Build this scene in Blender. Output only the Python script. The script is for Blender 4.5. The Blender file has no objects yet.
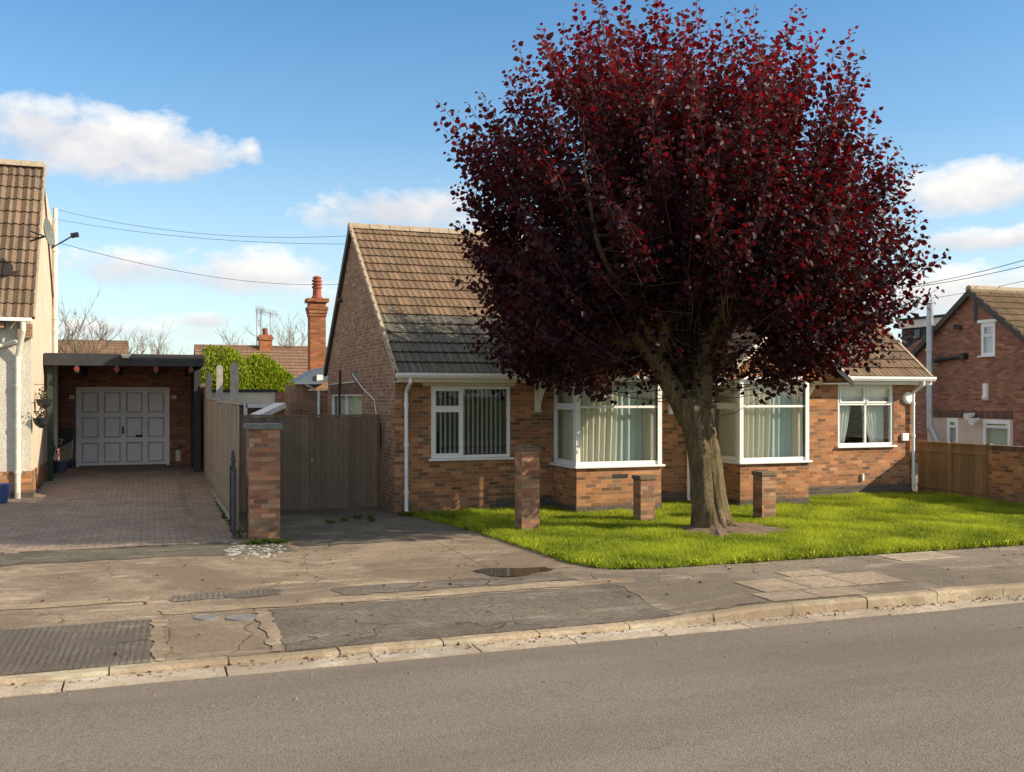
import bpy, bmesh, math, random
import numpy as np
from mathutils import Vector, Matrix, Euler, noise as mnoise
random.seed(7)
RNG = np.random.default_rng(11)
R = math.radians
scene = bpy.context.scene
COL = scene.collection

# ------------------------------------------------------------------ camera frame
# World axes: X runs along the house fronts, Y away from the road. Ground z=0, road a step lower.
E = 2.1            # eye height
TH = R(20.0)       # camera yaw off the fronts' normal
CT, ST = math.cos(TH), math.sin(TH)
F, CX, HZ = 1000.0, 512.0, 396.0
def ray(px):
    u = (px-CX)/F
    return u*CT+ST, CT-u*ST
def G(px, py, z=0.0):
    d = (E-z)*F/(py-HZ); a, b = ray(px)
    return Vector((a*d, b*d, z))
def PY(px, py, Y):
    a, b = ray(px); d = Y/b
    return Vector((a*d, Y, E+(HZ-py)/F*d))
def PX(px, py, X):
    a, b = ray(px); d = X/a
    return Vector((X, b*d, E+(HZ-py)/F*d))
def PD(px, py, d):
    a, b = ray(px)
    return Vector((a*d, b*d, E+(HZ-py)/F*d))

# ------------------------------------------------------------------ materials
class NT:
    def __init__(s, name, world=False):
        s.m = bpy.data.materials.new(name); s.m.use_nodes = True
        s.t = s.m.node_tree; s.t.nodes.clear()
        s.out = s.t.nodes.new('ShaderNodeOutputMaterial')
    def n(s, typ, ins=None, **kw):
        nd = s.t.nodes.new('ShaderNode'+typ)
        for k, v in kw.items(): setattr(nd, k, v)
        for k, v in (ins or {}).items(): s.set(nd, k, v)
        return nd
    def set(s, nd, k, v):
        sock = nd.inputs[k]
        if isinstance(v, bpy.types.NodeSocket): s.t.links.new(v, sock)
        elif isinstance(v, bpy.types.Node): s.t.links.new(v.outputs[0], sock)
        else:
            if hasattr(sock, 'default_value') and hasattr(sock.default_value, '__len__') and hasattr(v, '__len__') and len(sock.default_value) == 4 and len(v) == 3:
                v = tuple(v)+(1,)
            sock.default_value = v
    def math(s, op, a, b=0.0, c=0.0):
        nd = s.n('Math', operation=op); s.set(nd, 0, a); s.set(nd, 1, b); s.set(nd, 2, c)
        return nd.outputs[0]
    def mix(s, f, a, b, mode='MIX'):
        nd = s.n('Mix', data_type='RGBA', blend_type=mode)
        s.set(nd, 0, f); s.set(nd, 6, a); s.set(nd, 7, b)
        return nd.outputs[2]
    def ramp(s, f, stops, const=False):
        nd = s.n('ValToRGB'); r = nd.color_ramp
        r.interpolation = 'CONSTANT' if const else 'LINEAR'
        while len(r.elements) < len(stops): r.elements.new(0.5)
        for e, (p, c) in zip(r.elements, stops):
            e.position = p; e.color = (c, c, c, 1) if not hasattr(c, '__len__') else tuple(c)+(1,)
        s.set(nd, 0, f); return nd.outputs[0]
    def noise(s, vec, scale, detail=4, rough=.6, dist=0.0):
        nd = s.n('TexNoise', {'Scale': scale, 'Detail': detail, 'Roughness': rough, 'Distortion': dist})
        if vec is not None: s.set(nd, 'Vector', vec)
        return nd.outputs[0]
    def map(s, vec, loc=(0, 0, 0), rot=(0, 0, 0), scale=(1, 1, 1)):
        return s.n('Mapping', {'Vector': vec, 'Location': loc, 'Rotation': rot, 'Scale': scale}).outputs[0]
    def pos(s): return s.n('NewGeometry').outputs['Position']
    def uv(s): return s.n('TexCoord').outputs['UV']
    def finish(s, color, rough=.8, bump=None, bstr=.3, bdist=.01, spec=.3, metal=0.0, **kw):
        b = s.n('BsdfPrincipled')
        s.set(b, 'Base Color', color); s.set(b, 'Roughness', rough)
        s.set(b, 'Specular IOR Level', spec); s.set(b, 'Metallic', metal)
        for k, v in kw.items(): s.set(b, k.replace('_', ' '), v)
        if bump is not None:
            bp = s.n('Bump', {'Strength': bstr, 'Distance': bdist, 'Height': bump})
            s.set(b, 'Normal', bp.outputs[0])
        s.t.links.new(b.outputs[0], s.out.inputs[0])
        s.b = b
        return s.m

def plain(name, col, rough=.6, var=.15, scale=6, spec=.3, metal=0, bstr=.15):
    t = NT(name); p = t.pos()
    n = t.noise(p, scale, 6, .65); n2 = t.noise(p, scale*9, 3)
    c = t.mix(t.ramp(n, [(.3, 0), (.7, 1)]), tuple(x*(1-var) for x in col), tuple(min(1, x*(1+var)) for x in col))
    return t.finish(c, rough, n2, bstr, .004, spec, metal)

def brick(name, pal, mortar, patch=.25, damp=True, bw=.205, bh=.068, mort=.010):
    t = NT(name); uv = t.uv()
    wob = t.n('TexNoise', {'Scale': 7.0, 'Detail': 2.0, 'Vector': uv})
    uvw = t.n('VectorMath', {0: uv, 1: t.n('VectorMath', {0: wob.outputs['Color'], 1: (.006, .006, 0)}, operation='MULTIPLY').outputs[0]}, operation='ADD').outputs[0]
    sx = t.n('SeparateXYZ', {0: uvw}); u, v = sx.outputs[0], sx.outputs[1]
    row = t.math('FLOOR', t.math('DIVIDE', v, bh))
    odd = t.math('MULTIPLY', t.math('FLOORED_MODULO', row, 2.0), .5)
    cu = t.math('ADD', t.math('DIVIDE', u, bw), odd)
    cell = t.n('CombineXYZ', {0: t.math('FLOOR', cu), 1: row, 2: 0.0})
    wn = t.n('TexWhiteNoise', {'Vector': cell}, noise_dimensions='3D')
    r = wn.outputs[0]
    k = len(pal)
    base = t.ramp(r, [(i/k, p) for i, p in enumerate(pal)], const=True)
    hv = t.n('HueSaturation', {'Hue': .5, 'Saturation': 1.0, 'Value': t.math('MULTIPLY_ADD', t.n('SeparateColor', {0: wn.outputs[1]}).outputs[1], .5, .75), 'Color': base})
    fr, fv = t.math('FRACT', cu), t.math('FRACT', t.math('DIVIDE', v, bh))
    def edge(f, w):
        a = t.math('MINIMUM', f, t.math('SUBTRACT', 1.0, f))
        return t.math('LESS_THAN', a, w)
    m = t.math('MAXIMUM', edge(fr, mort/bw/2), edge(fv, mort/bh/2))
    n1 = t.noise(uv, 1.3, 5, .65); n2 = t.noise(uv, 60, 4, .7)
    col = t.mix(m, hv.outputs[0], mortar)
    col = t.mix(t.ramp(n2, [(.35, .35), (.65, 0)]), col, (.07, .05, .04), 'MULTIPLY')
    dirt = t.ramp(n1, [(.4, 0), (.72, patch)])
    col = t.mix(dirt, col, (.09, .07, .055))
    n3 = t.noise(t.map(uv, (3, 9, 0)), .8, 4, .6)
    col = t.mix(t.ramp(n3, [(.58, 0), (.75, .25)]), col, (.34, .28, .22))
    spl = t.math('MULTIPLY', t.ramp(v, [(0, .75), (.42, 0)]), t.ramp(t.noise(uv, 4, 5, .7), [(.35, .3), (.65, 1)]))
    col = t.mix(spl, col, (.12, .1, .07))
    h = t.math('SUBTRACT', t.math('MULTIPLY', n2, .3), t.math('MULTIPLY', m, 1.0))
    return t.finish(col, .9, h, .8, .008, .2)

ORANGE = [(.46, .195, .078), (.5, .225, .098), (.37, .15, .068), (.54, .26, .12), (.22, .115, .065), (.43, .195, .085), (.38, .15, .065), (.28, .14, .08), (.45, .21, .09)]
BROWN = [(.23, .12, .08), (.27, .15, .10), (.19, .105, .075), (.29, .17, .12), (.15, .09, .07)]
M = {}
M['brick'] = brick('orange_multi_brick', ORANGE, (.4, .33, .24))
M['brick_side'] = brick('brown_brick', [(.33, .185, .11), (.37, .215, .13), (.3, .16, .095), (.39, .235, .15), (.26, .15, .1)], (.46, .38, .28))
M['brick_red'] = brick('red_brick', [(.36, .155, .095), (.41, .185, .11), (.29, .125, .08), (.44, .21, .135), (.33, .17, .12)], (.26, .2, .16))
M['brick_chimney'] = brick('chimney_brick', [(.38, .13, .055), (.44, .165, .07), (.31, .11, .05), (.4, .17, .08)], (.36, .22, .13))
M['brick_blue'] = brick('plinth_brick', [(.085, .08, .08), (.11, .10, .10), (.065, .06, .065), (.13, .10, .09)], (.24, .2, .17))
M['brick_pier'] = brick('pier_brick', [(.48, .2, .1), (.54, .25, .13), (.36, .155, .09), (.5, .28, .16), (.25, .13, .08), (.42, .26, .16)], (.3, .25, .19), patch=.5)
M['brick_soldier'] = brick('soldier_brick', [(.16, .085, .06), (.2, .11, .075), (.13, .075, .055)], (.25, .2, .16), bw=.075, bh=.23)

def tiles(name, pal, joint, dark=None, moss=.0):
    # UV: one unit per tile across, one per course
    t = NT(name); uv = t.uv(); sx = t.n('SeparateXYZ', {0: uv}); u, v = sx.outputs[0], sx.outputs[1]
    cell = t.n('CombineXYZ', {0: t.math('FLOOR', u), 1: t.math('FLOOR', v), 2: 0.0})
    wn = t.n('TexWhiteNoise', {'Vector': cell}, noise_dimensions='3D')
    k = len(pal); base = t.ramp(wn.outputs[0], [(i/k, p) for i, p in enumerate(pal)], const=True)
    p = t.pos(); n1 = t.noise(p, 1.1, 5, .65); n2 = t.noise(p, 30, 5, .7)
    col = t.mix(t.ramp(n2, [(.3, .5), (.62, 0)]), base, (.06, .045, .035))
    col = t.mix(t.ramp(n1, [(.45, 0), (.75, .5)]), col, (.17, .13, .07))
    stv = t.n('TexNoise', {'Scale': 1.0, 'Detail': 3.0, 'Vector': t.map(uv, scale=(6, .35, 1))})
    col = t.mix(t.ramp(stv.outputs[0], [(.45, 0), (.7, .3)]), col, (.33, .24, .16))
    if dark:   # lower courses at one end: darker tiles plus tree shadow painted into the colour
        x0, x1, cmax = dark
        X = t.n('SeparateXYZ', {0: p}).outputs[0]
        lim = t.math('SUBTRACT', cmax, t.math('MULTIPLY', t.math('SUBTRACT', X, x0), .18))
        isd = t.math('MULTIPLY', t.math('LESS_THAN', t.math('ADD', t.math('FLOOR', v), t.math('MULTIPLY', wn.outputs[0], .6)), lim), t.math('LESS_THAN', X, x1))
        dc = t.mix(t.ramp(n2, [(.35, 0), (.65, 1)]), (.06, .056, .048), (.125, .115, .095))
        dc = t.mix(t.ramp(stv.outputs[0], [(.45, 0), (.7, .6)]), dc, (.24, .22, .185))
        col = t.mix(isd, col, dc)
    if moss:
        n4 = t.noise(p, 3.5, 6, .7)
        col = t.mix(t.ramp(n4, [(.5, 0), (.66, moss)]), col, (.09, .085, .03))
    fu, fv = t.math('FRACT', u), t.math('FRACT', v)
    j = t.math('MAXIMUM', t.math('LESS_THAN', fu, .07), t.math('LESS_THAN', fv, .03))
    col = t.mix(t.math('MULTIPLY', j, .85), col, joint)
    return t.finish(col, .9, n2, .5, .006, .2)
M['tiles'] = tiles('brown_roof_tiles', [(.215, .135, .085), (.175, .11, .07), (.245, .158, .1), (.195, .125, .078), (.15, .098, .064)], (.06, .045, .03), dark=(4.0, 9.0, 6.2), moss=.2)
M['tiles_left'] = tiles('grey_brown_roof_tiles', [(.21, .14, .1), (.175, .12, .085), (.235, .16, .115), (.15, .105, .075)], (.035, .028, .022), moss=.3)
M['tiles_right'] = tiles('mossy_roof_tiles', [(.25, .16, .09), (.21, .14, .08), (.29, .18, .1)], (.05, .04, .025), moss=.65)
M['tiles_far'] = tiles('red_brown_roof_tiles', [(.22, .125, .085), (.195, .11, .075), (.245, .14, .095)], (.12, .07, .05), moss=.15)
M['tile_hung'] = tiles('hung_clay_tiles', [(.45, .18, .08), (.5, .22, .1), (.38, .15, .07)], (.12, .06, .04))
M['slate'] = tiles('dark_slate_hanging', [(.04, .042, .045), (.05, .052, .055), (.034, .035, .038)], (.015, .015, .016))

M['white'] = plain('white_upvc', (.78, .79, .78), .35, .04, 3, .5, bstr=.03)
M['white_paint'] = plain('weathered_white_paint', (.68, .64, .55), .55, .12, 8)
M['cream'] = plain('cream_board', (.62, .56, .43), .6, .08, 5)
M['verge'] = plain('dark_verge_board', (.07, .06, .055), .7, .2, 5)
M['mortar'] = plain('verge_mortar', (.36, .29, .21), .9, .25, 12)
M['lead'] = plain('lead_flashing', (.1, .125, .16), .5, .2, 6, .5)
M['black'] = plain('black_plastic', (.02, .02, .022), .45, .2, 5, .5)
M['dark_board'] = plain('dark_fascia_board', (.035, .036, .04), .7, .2, 5)
M['dark_green'] = plain('dark_green_paint', (.03, .045, .035), .6, .2, 5)
M['red_end'] = plain('red_painted_joist', (.16, .04, .03), .7, .3, 20)
M['steel'] = plain('brushed_steel_flue', (.42, .44, .47), .35, .15, 6, .5, .6)
M['metal_blue'] = plain('navy_metal_gate', (.018, .022, .04), .5, .3, 9, .5)
M['concrete_post'] = plain('grey_concrete_post', (.33, .3, .27), .9, .22, 9)
M['cap'] = plain('slate_grey_coping', (.13, .15, .14), .8, .25, 9)
M['cap_stone'] = plain('brown_stone_cap', (.15, .115, .075), .85, .3, 12)
M['terracotta'] = plain('terracotta_pot', (.3, .085, .05), .7, .2, 20)
M['terracotta_dark'] = plain('sooty_terracotta', (.2, .06, .04), .8, .2, 20)
M['blue_pot'] = plain('blue_glazed_pot', (.05, .09, .25), .3, .2, 6, .5)
M['purple_pot'] = plain('dull_violet_pot', (.09, .09, .17), .5, .2, 6, .5)
M['aerial'] = plain('aerial_grey', (.3, .31, .33), .5, .1, 6, .5, .3)
M['cable'] = plain('black_cable', (.03, .03, .035), .6, .1, 6)
M['render_cream'] = plain('cream_render', (.55, .45, .35), .85, .1, 1.5)
M['garage_white'] = plain('dull_white_door_paint', (.82, .82, .8), .5, .06, 2)
M['groove'] = plain('shade_grey_panel_groove', (.6, .59, .57), .8, .15, 4)  # shade between the door panels, painted as a grey backing
M['blind'] = plain('pale_grey_blind', (.5, .54, .5), .75, .08, 3)
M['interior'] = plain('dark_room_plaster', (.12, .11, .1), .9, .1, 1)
M['stone_white'] = plain('pale_crushed_stone', (.36, .35, .32), .9, .25, 30)
M['soil'] = plain('dry_soil', (.17, .115, .085), 1, .35, 9, bstr=.8)

def wood(name, a, b, board=.1, axis='u', green=0):
    t = NT(name); uv = t.uv(); sx = t.n('SeparateXYZ', {0: uv}); u, v = sx.outputs[0], sx.outputs[1]
    cell = t.math('FLOOR', t.math('DIVIDE', u, board))
    wn = t.n('TexWhiteNoise', {'W': cell}, noise_dimensions='1D')
    g = t.noise(t.map(uv, scale=(30, 1.6, 1)), 2.2, 6, .7, .4)
    n = t.noise(uv, 1.6, 5, .7)
    col = t.mix(t.ramp(g, [(.3, 0), (.7, 1)]), a, b)
    col = t.n('HueSaturation', {'Value': t.math('MULTIPLY_ADD', wn.outputs[0], .45, .78), 'Color': col}).outputs[0]
    col = t.mix(t.ramp(n, [(.45, 0), (.7, .35)]), col, tuple(x*.55 for x in a))
    if green: col = t.mix(t.math('MULTIPLY', t.ramp(v, [(0, 1), (.35, 0)]), green), col, (.08, .11, .04))
    return t.finish(col, .85, g, .4, .004, .15)
M['fence_wood'] = wood('weathered_fence_board', (.28, .22, .155), (.42, .34, .25), .12, green=.5)
M['gate_wood'] = wood('dark_stained_gate_board', (.14, .103, .075), (.24, .18, .132), .105)
M['fence_brown'] = wood('brown_fence_board', (.2, .125, .065), (.33, .21, .11), .1)

def pebble():
    t = NT('pebbledash_render'); p = t.pos()
    v = t.n('TexVoronoi', {'Vector': p, 'Scale': 70.0}); n = t.noise(p, 2.0, 5)
    col = t.mix(t.ramp(v.outputs['Color'], [(.2, 0), (.8, 1)]), (.5, .47, .4), (.72, .68, .58))
    col = t.mix(t.ramp(n, [(.4, 0), (.75, .35)]), col, (.42, .36, .27))
    return t.finish(col, .9, v.outputs['Distance'], .8, .01, .2)
M['pebble'] = pebble()

def glass():
    t = NT('window_glass')
    a = t.n('BsdfTransparent', {'Color': (.95, .97, .96, 1)}); g = t.n('BsdfGlossy', {'Color': (.9, .95, 1, 1), 'Roughness': .02})
    f = t.n('Fresnel', {'IOR': 1.5})
    mx = t.n('MixShader', {0: t.math('MULTIPLY_ADD', f.outputs[0], .4, .01), 1: a.outputs[0], 2: g.outputs[0]})
    t.t.links.new(mx.outputs[0], t.out.inputs[0]); return t.m
M['glass'] = glass()
def cloth(name, col, trans=.15):
    t = NT(name); p = t.pos(); n = t.noise(p, 40, 3)
    c = t.mix(n, tuple(x*.9 for x in col), col)
    d = t.n('BsdfDiffuse', {'Color': c}); tr = t.n('BsdfTranslucent', {'Color': c})
    mx = t.n('MixShader', {0: trans, 1: d.outputs[0], 2: tr.outputs[0]})
    t.t.links.new(mx.outputs[0], t.out.inputs[0]); return t.m
M['curtain'] = cloth('cream_curtain', (.84, .8, .68))
M['curtain_blue'] = cloth('pale_grey_curtain', (.6, .7, .68))
M['net'] = cloth('white_net_curtain', (.8, .82, .8))

def road_mat():
    t = NT('asphalt'); p = t.pos()
    n1 = t.noise(t.map(p, scale=(.25, 1.3, 1)), 1.2, 6, .65); n2 = t.noise(p, 55, 6, .75); v = t.n('TexVoronoi', {'Vector': p, 'Scale': 85.0})
    col = t.mix(t.ramp(v.outputs['Color'], [(.1, 0), (.9, 1)]), (.13, .11, .092), (.235, .202, .168))
    col = t.mix(t.ramp(n1, [(.35, 0), (.7, .6)]), col, (.235, .202, .168))
    col = t.mix(t.ramp(n2, [(.38, .5), (.5, 0)]), col, (.07, .056, .042))
    n3 = t.noise(t.map(p, scale=(.12, 1, 1)), .8, 5, .6); col = t.mix(t.ramp(n3, [(.45, 0), (.62, .5)]), col, (.125, .105, .087))
    n4 = t.noise(t.map(p, (5, 5, 0)), .6, 6, .7); col = t.mix(t.ramp(n4, [(.6, 0), (.68, .35)]), col, (.1, .082, .065))
    h = t.math('ADD', v.outputs['Distance'], n2)
    vec = t.n('VectorMath', {0: p, 1: t.n('VectorMath', {0: t.n('TexNoise', {'Vector': p, 'Scale': 3.0, 'Detail': 5.0}).outputs['Color'], 1: (.5, .5, 0)}, operation='MULTIPLY').outputs[0]}, operation='ADD').outputs[0]
    vo = t.n('TexVoronoi', {'Vector': vec, 'Scale': .42}, feature='DISTANCE_TO_EDGE')
    cr = t.math('MULTIPLY', t.ramp(vo.outputs[0], [(0, 1), (.006, 0)]), t.ramp(t.noise(t.map(p, (1, 5, 0)), .6, 2), [(.52, 0), (.6, .22)]))
    col = t.mix(cr, col, (.05, .042, .035))
    return t.finish(col, .9, h, .5, .008, .2)
M['road'] = road_mat()
def paving_mat(name, a, b, crack=.5, scale=1.0, stain=(.10, .08, .06), line=False):
    t = NT(name); p = t.pos()
    n1 = t.noise(p, .9*scale, 7, .7, .3); n2 = t.noise(p, 24, 8, .82); n3 = t.noise(t.map(p, (7, 3, 0)), 3.2, 6, .7)
    col = t.mix(t.ramp(n1, [(.36, 0), (.66, 1)]), a, b)
    col = t.mix(t.ramp(n2, [(.36, .75), (.54, 0)]), col, stain)
    col = t.mix(t.ramp(n3, [(.55, 0), (.68, .45)]), col, stain)
    vec = t.n('VectorMath', {0: p, 1: t.n('VectorMath', {0: t.n('TexNoise', {'Vector': p, 'Scale': 2.2, 'Detail': 5.0}).outputs['Color'], 1: (.7, .7, 0)}, operation='MULTIPLY').outputs[0]}, operation='ADD').outputs[0]
    vo = t.n('TexVoronoi', {'Vector': vec, 'Scale': .75*scale}, feature='DISTANCE_TO_EDGE')
    n7 = t.noise(t.map(p, (4, 4, 0)), 9, 7, .75); col = t.mix(t.ramp(n7, [(.42, .5), (.5, 0), (.58, 0), (.66, .35)]), col, tuple(x*.7 for x in a))
    cr = t.math('MULTIPLY', t.ramp(vo.outputs[0], [(0, 1), (.012, 0)]), t.ramp(t.noise(t.map(p, (1, 5, 0)), .8, 2), [(.45, 0), (.55, crack)]))
    n5 = t.noise(t.map(p, (2, 8, 0), scale=(.35, 1.5, 1)), 1.7, 7, .72, .5)
    col = t.mix(t.ramp(n5, [(.54, 0), (.62, .6)]), col, tuple(min(.6, x*1.4) for x in b))
    n6 = t.noise(t.map(p, (12, 3, 0)), .45, 5, .7, .8)
    col = t.mix(t.ramp(n6, [(.48, 0), (.56, .6)]), col, tuple(x*.55 for x in a))
    n8 = t.noise(t.map(p, (31, 3, 0), scale=(.5, 1.2, 1)), 2.6, 8, .78, .6)
    col = t.mix(t.ramp(n8, [(.5, 0), (.57, .45)]), col, (a[0]*.75, a[1]*.8, a[2]*.85))
    col = t.mix(cr, col, (.035, .03, .022))
    h = t.math('SUBTRACT', n2, cr)
    if line:
        w = t.n('TexWave', {'Vector': t.map(p, rot=(0, 0, R(line))), 'Scale': 5.5, 'Distortion': 2.5, 'Detail': 4.0, 'Detail Scale': 2.5}, wave_type='BANDS')
        wv = t.math('MULTIPLY', t.ramp(w.outputs[0], [(.25, 0), (.6, 1)]), t.ramp(n3, [(.42, .05), (.58, 1)]))
        col = t.mix(t.math('MULTIPLY', t.math('SUBTRACT', 1.0, wv), .3), col, stain)
        h = t.math('ADD', h, t.math('MULTIPLY', wv, .45))
    return t.finish(col, .9, h, .85, .02, .2)
M['forecourt'] = paving_mat('worn_forecourt_concrete', (.265, .205, .148), (.39, .31, .225), .5)
M['slab_dark'] = paving_mat('ribbed_grey_concrete', (.175, .15, .125), (.26, .225, .185), .6, 1.1, (.06, .05, .04), line=3)
M['slab_dark2'] = paving_mat('diagonal_ribbed_concrete', (.19, .162, .132), (.28, .24, .192), .7, 1.3, (.06, .05, .04), line=-38)
M['strip'] = paving_mat('sandy_concrete_strip', (.33, .255, .175), (.46, .365, .26), .2, 1.5, (.16, .12, .08))
M['slab_pale'] = paving_mat('pale_paving_slab', (.42, .33, .24), (.5, .4, .3), .3)
M['tarmac'] = paving_mat('footway_tarmac', (.24, .2, .155), (.33, .275, .212), .35, 1, (.1, .08, .06))
M['dark_tarmac'] = paving_mat('dark_tarmac_strip', (.13, .118, .092), (.205, .185, .145), .5, 1.4, (.06, .055, .04))
M['kerb'] = paving_mat('sandy_kerb_stone', (.42, .325, .22), (.52, .42, .3), .0, 3, (.2, .15, .1))
M['channel'] = paving_mat('pale_channel_block', (.5, .41, .31), (.6, .51, .4), .1, 2, (.25, .2, .15))
M['ground'] = paving_mat('far_ground', (.1, .12, .05), (.14, .15, .07), 0)
def block_mat():
    t = NT('block_paving'); p = t.pos()
    sx = t.n('SeparateXYZ', {0: p}); bt = t.n('TexBrick', {'Vector': p, 'Color1': (.30, .225, .175, 1), 'Color2': (.42, .32, .255, 1), 'Mortar': (.12, .10, .07, 1), 'Scale': 1.0, 'Mortar Size': .007, 'Brick Width': .2, 'Row Height': .1, 'Mortar Smooth': .2})
    n = t.noise(p, 1.2, 6, .7); n2 = t.noise(p, 40, 4)
    col = t.mix(t.ramp(n, [(.4, 0), (.7, .5)]), bt.outputs[0], (.12, .1, .085))
    col = t.mix(t.ramp(n2, [(.35, .4), (.6, 0)]), col, (.06, .05, .04))
    h = t.math('SUBTRACT', t.math('MULTIPLY', n2, .4), bt.outputs[1])
    return t.finish(col, .85, h, .6, .006, .25)
M['blocks'] = block_mat()

def leaf_mat(name, a, b, tr, tfac=.4, gloss=.35):
    t = NT(name); at = t.n('Attribute', attribute_name='rnd')
    f = at.outputs['Fac']
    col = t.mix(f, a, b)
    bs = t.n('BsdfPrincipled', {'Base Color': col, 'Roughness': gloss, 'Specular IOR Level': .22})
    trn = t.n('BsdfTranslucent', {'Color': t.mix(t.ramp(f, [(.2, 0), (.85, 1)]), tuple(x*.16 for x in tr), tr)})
    mx = t.n('MixShader', {0: tfac, 1: bs.outputs[0], 2: trn.outputs[0]})
    t.t.links.new(mx.outputs[0], t.out.inputs[0]); return t.m
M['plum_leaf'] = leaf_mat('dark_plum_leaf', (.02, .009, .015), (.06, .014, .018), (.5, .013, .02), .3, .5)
M['hedge_leaf'] = leaf_mat('bright_hedge_leaf', (.12, .2, .012), (.36, .42, .03), (.5, .58, .03), .4, .6)
M['weed_leaf'] = leaf_mat('weed_leaf', (.06, .1, .02), (.12, .16, .03), (.2, .3, .03), .3, .6)
M['dead_leaf'] = leaf_mat('withered_leaf', (.05, .04, .025), (.1, .075, .04), (.1, .08, .04), .2, .7)
M['grass'] = leaf_mat('lawn_grass_blade', (.2, .29, .018), (.46, .52, .045), (.6, .66, .04), .42, .6)
def lawn_mat():
    t = NT('lawn_ground'); p = t.pos(); n = t.noise(p, 14, 6, .7)
    return t.finish(t.mix(n, (.1, .13, .015), (.22, .28, .03)), 1, n, .8, .03, .1)
M['lawn'] = lawn_mat()
def bark():
    t = NT('ridged_bark'); p = t.pos()
    n = t.noise(t.map(p, scale=(1, 1, .2)), 14, 8, .75, .8); n2 = t.noise(p, 2.2, 4)
    col = t.mix(t.ramp(n, [(.35, 0), (.65, 1)]), (.05, .038, .024), (.27, .2, .125))
    col = t.mix(t.ramp(n2, [(.45, 0), (.65, .5)]), col, (.1, .1, .04))
    n3 = t.noise(p, 26, 6, .8); col = t.mix(t.ramp(n3, [(.4, .6), (.52, 0)]), col, (.04, .03, .02))
    return t.finish(col, .95, n, 1.0, .03, .1)
M['bark'] = bark()
M['branch'] = plain('dark_branch_bark', (.09, .06, .045), .9, .25, 8)
M['twig'] = plain('bare_twig', (.2, .15, .11), .9, .2, 8)
def puddle():
    t = NT('puddle_water'); p = t.pos()
    return t.finish((.07, .05, .03), .04, t.noise(p, 8, 2), .02, .002, .8)
M['puddle'] = puddle()

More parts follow.
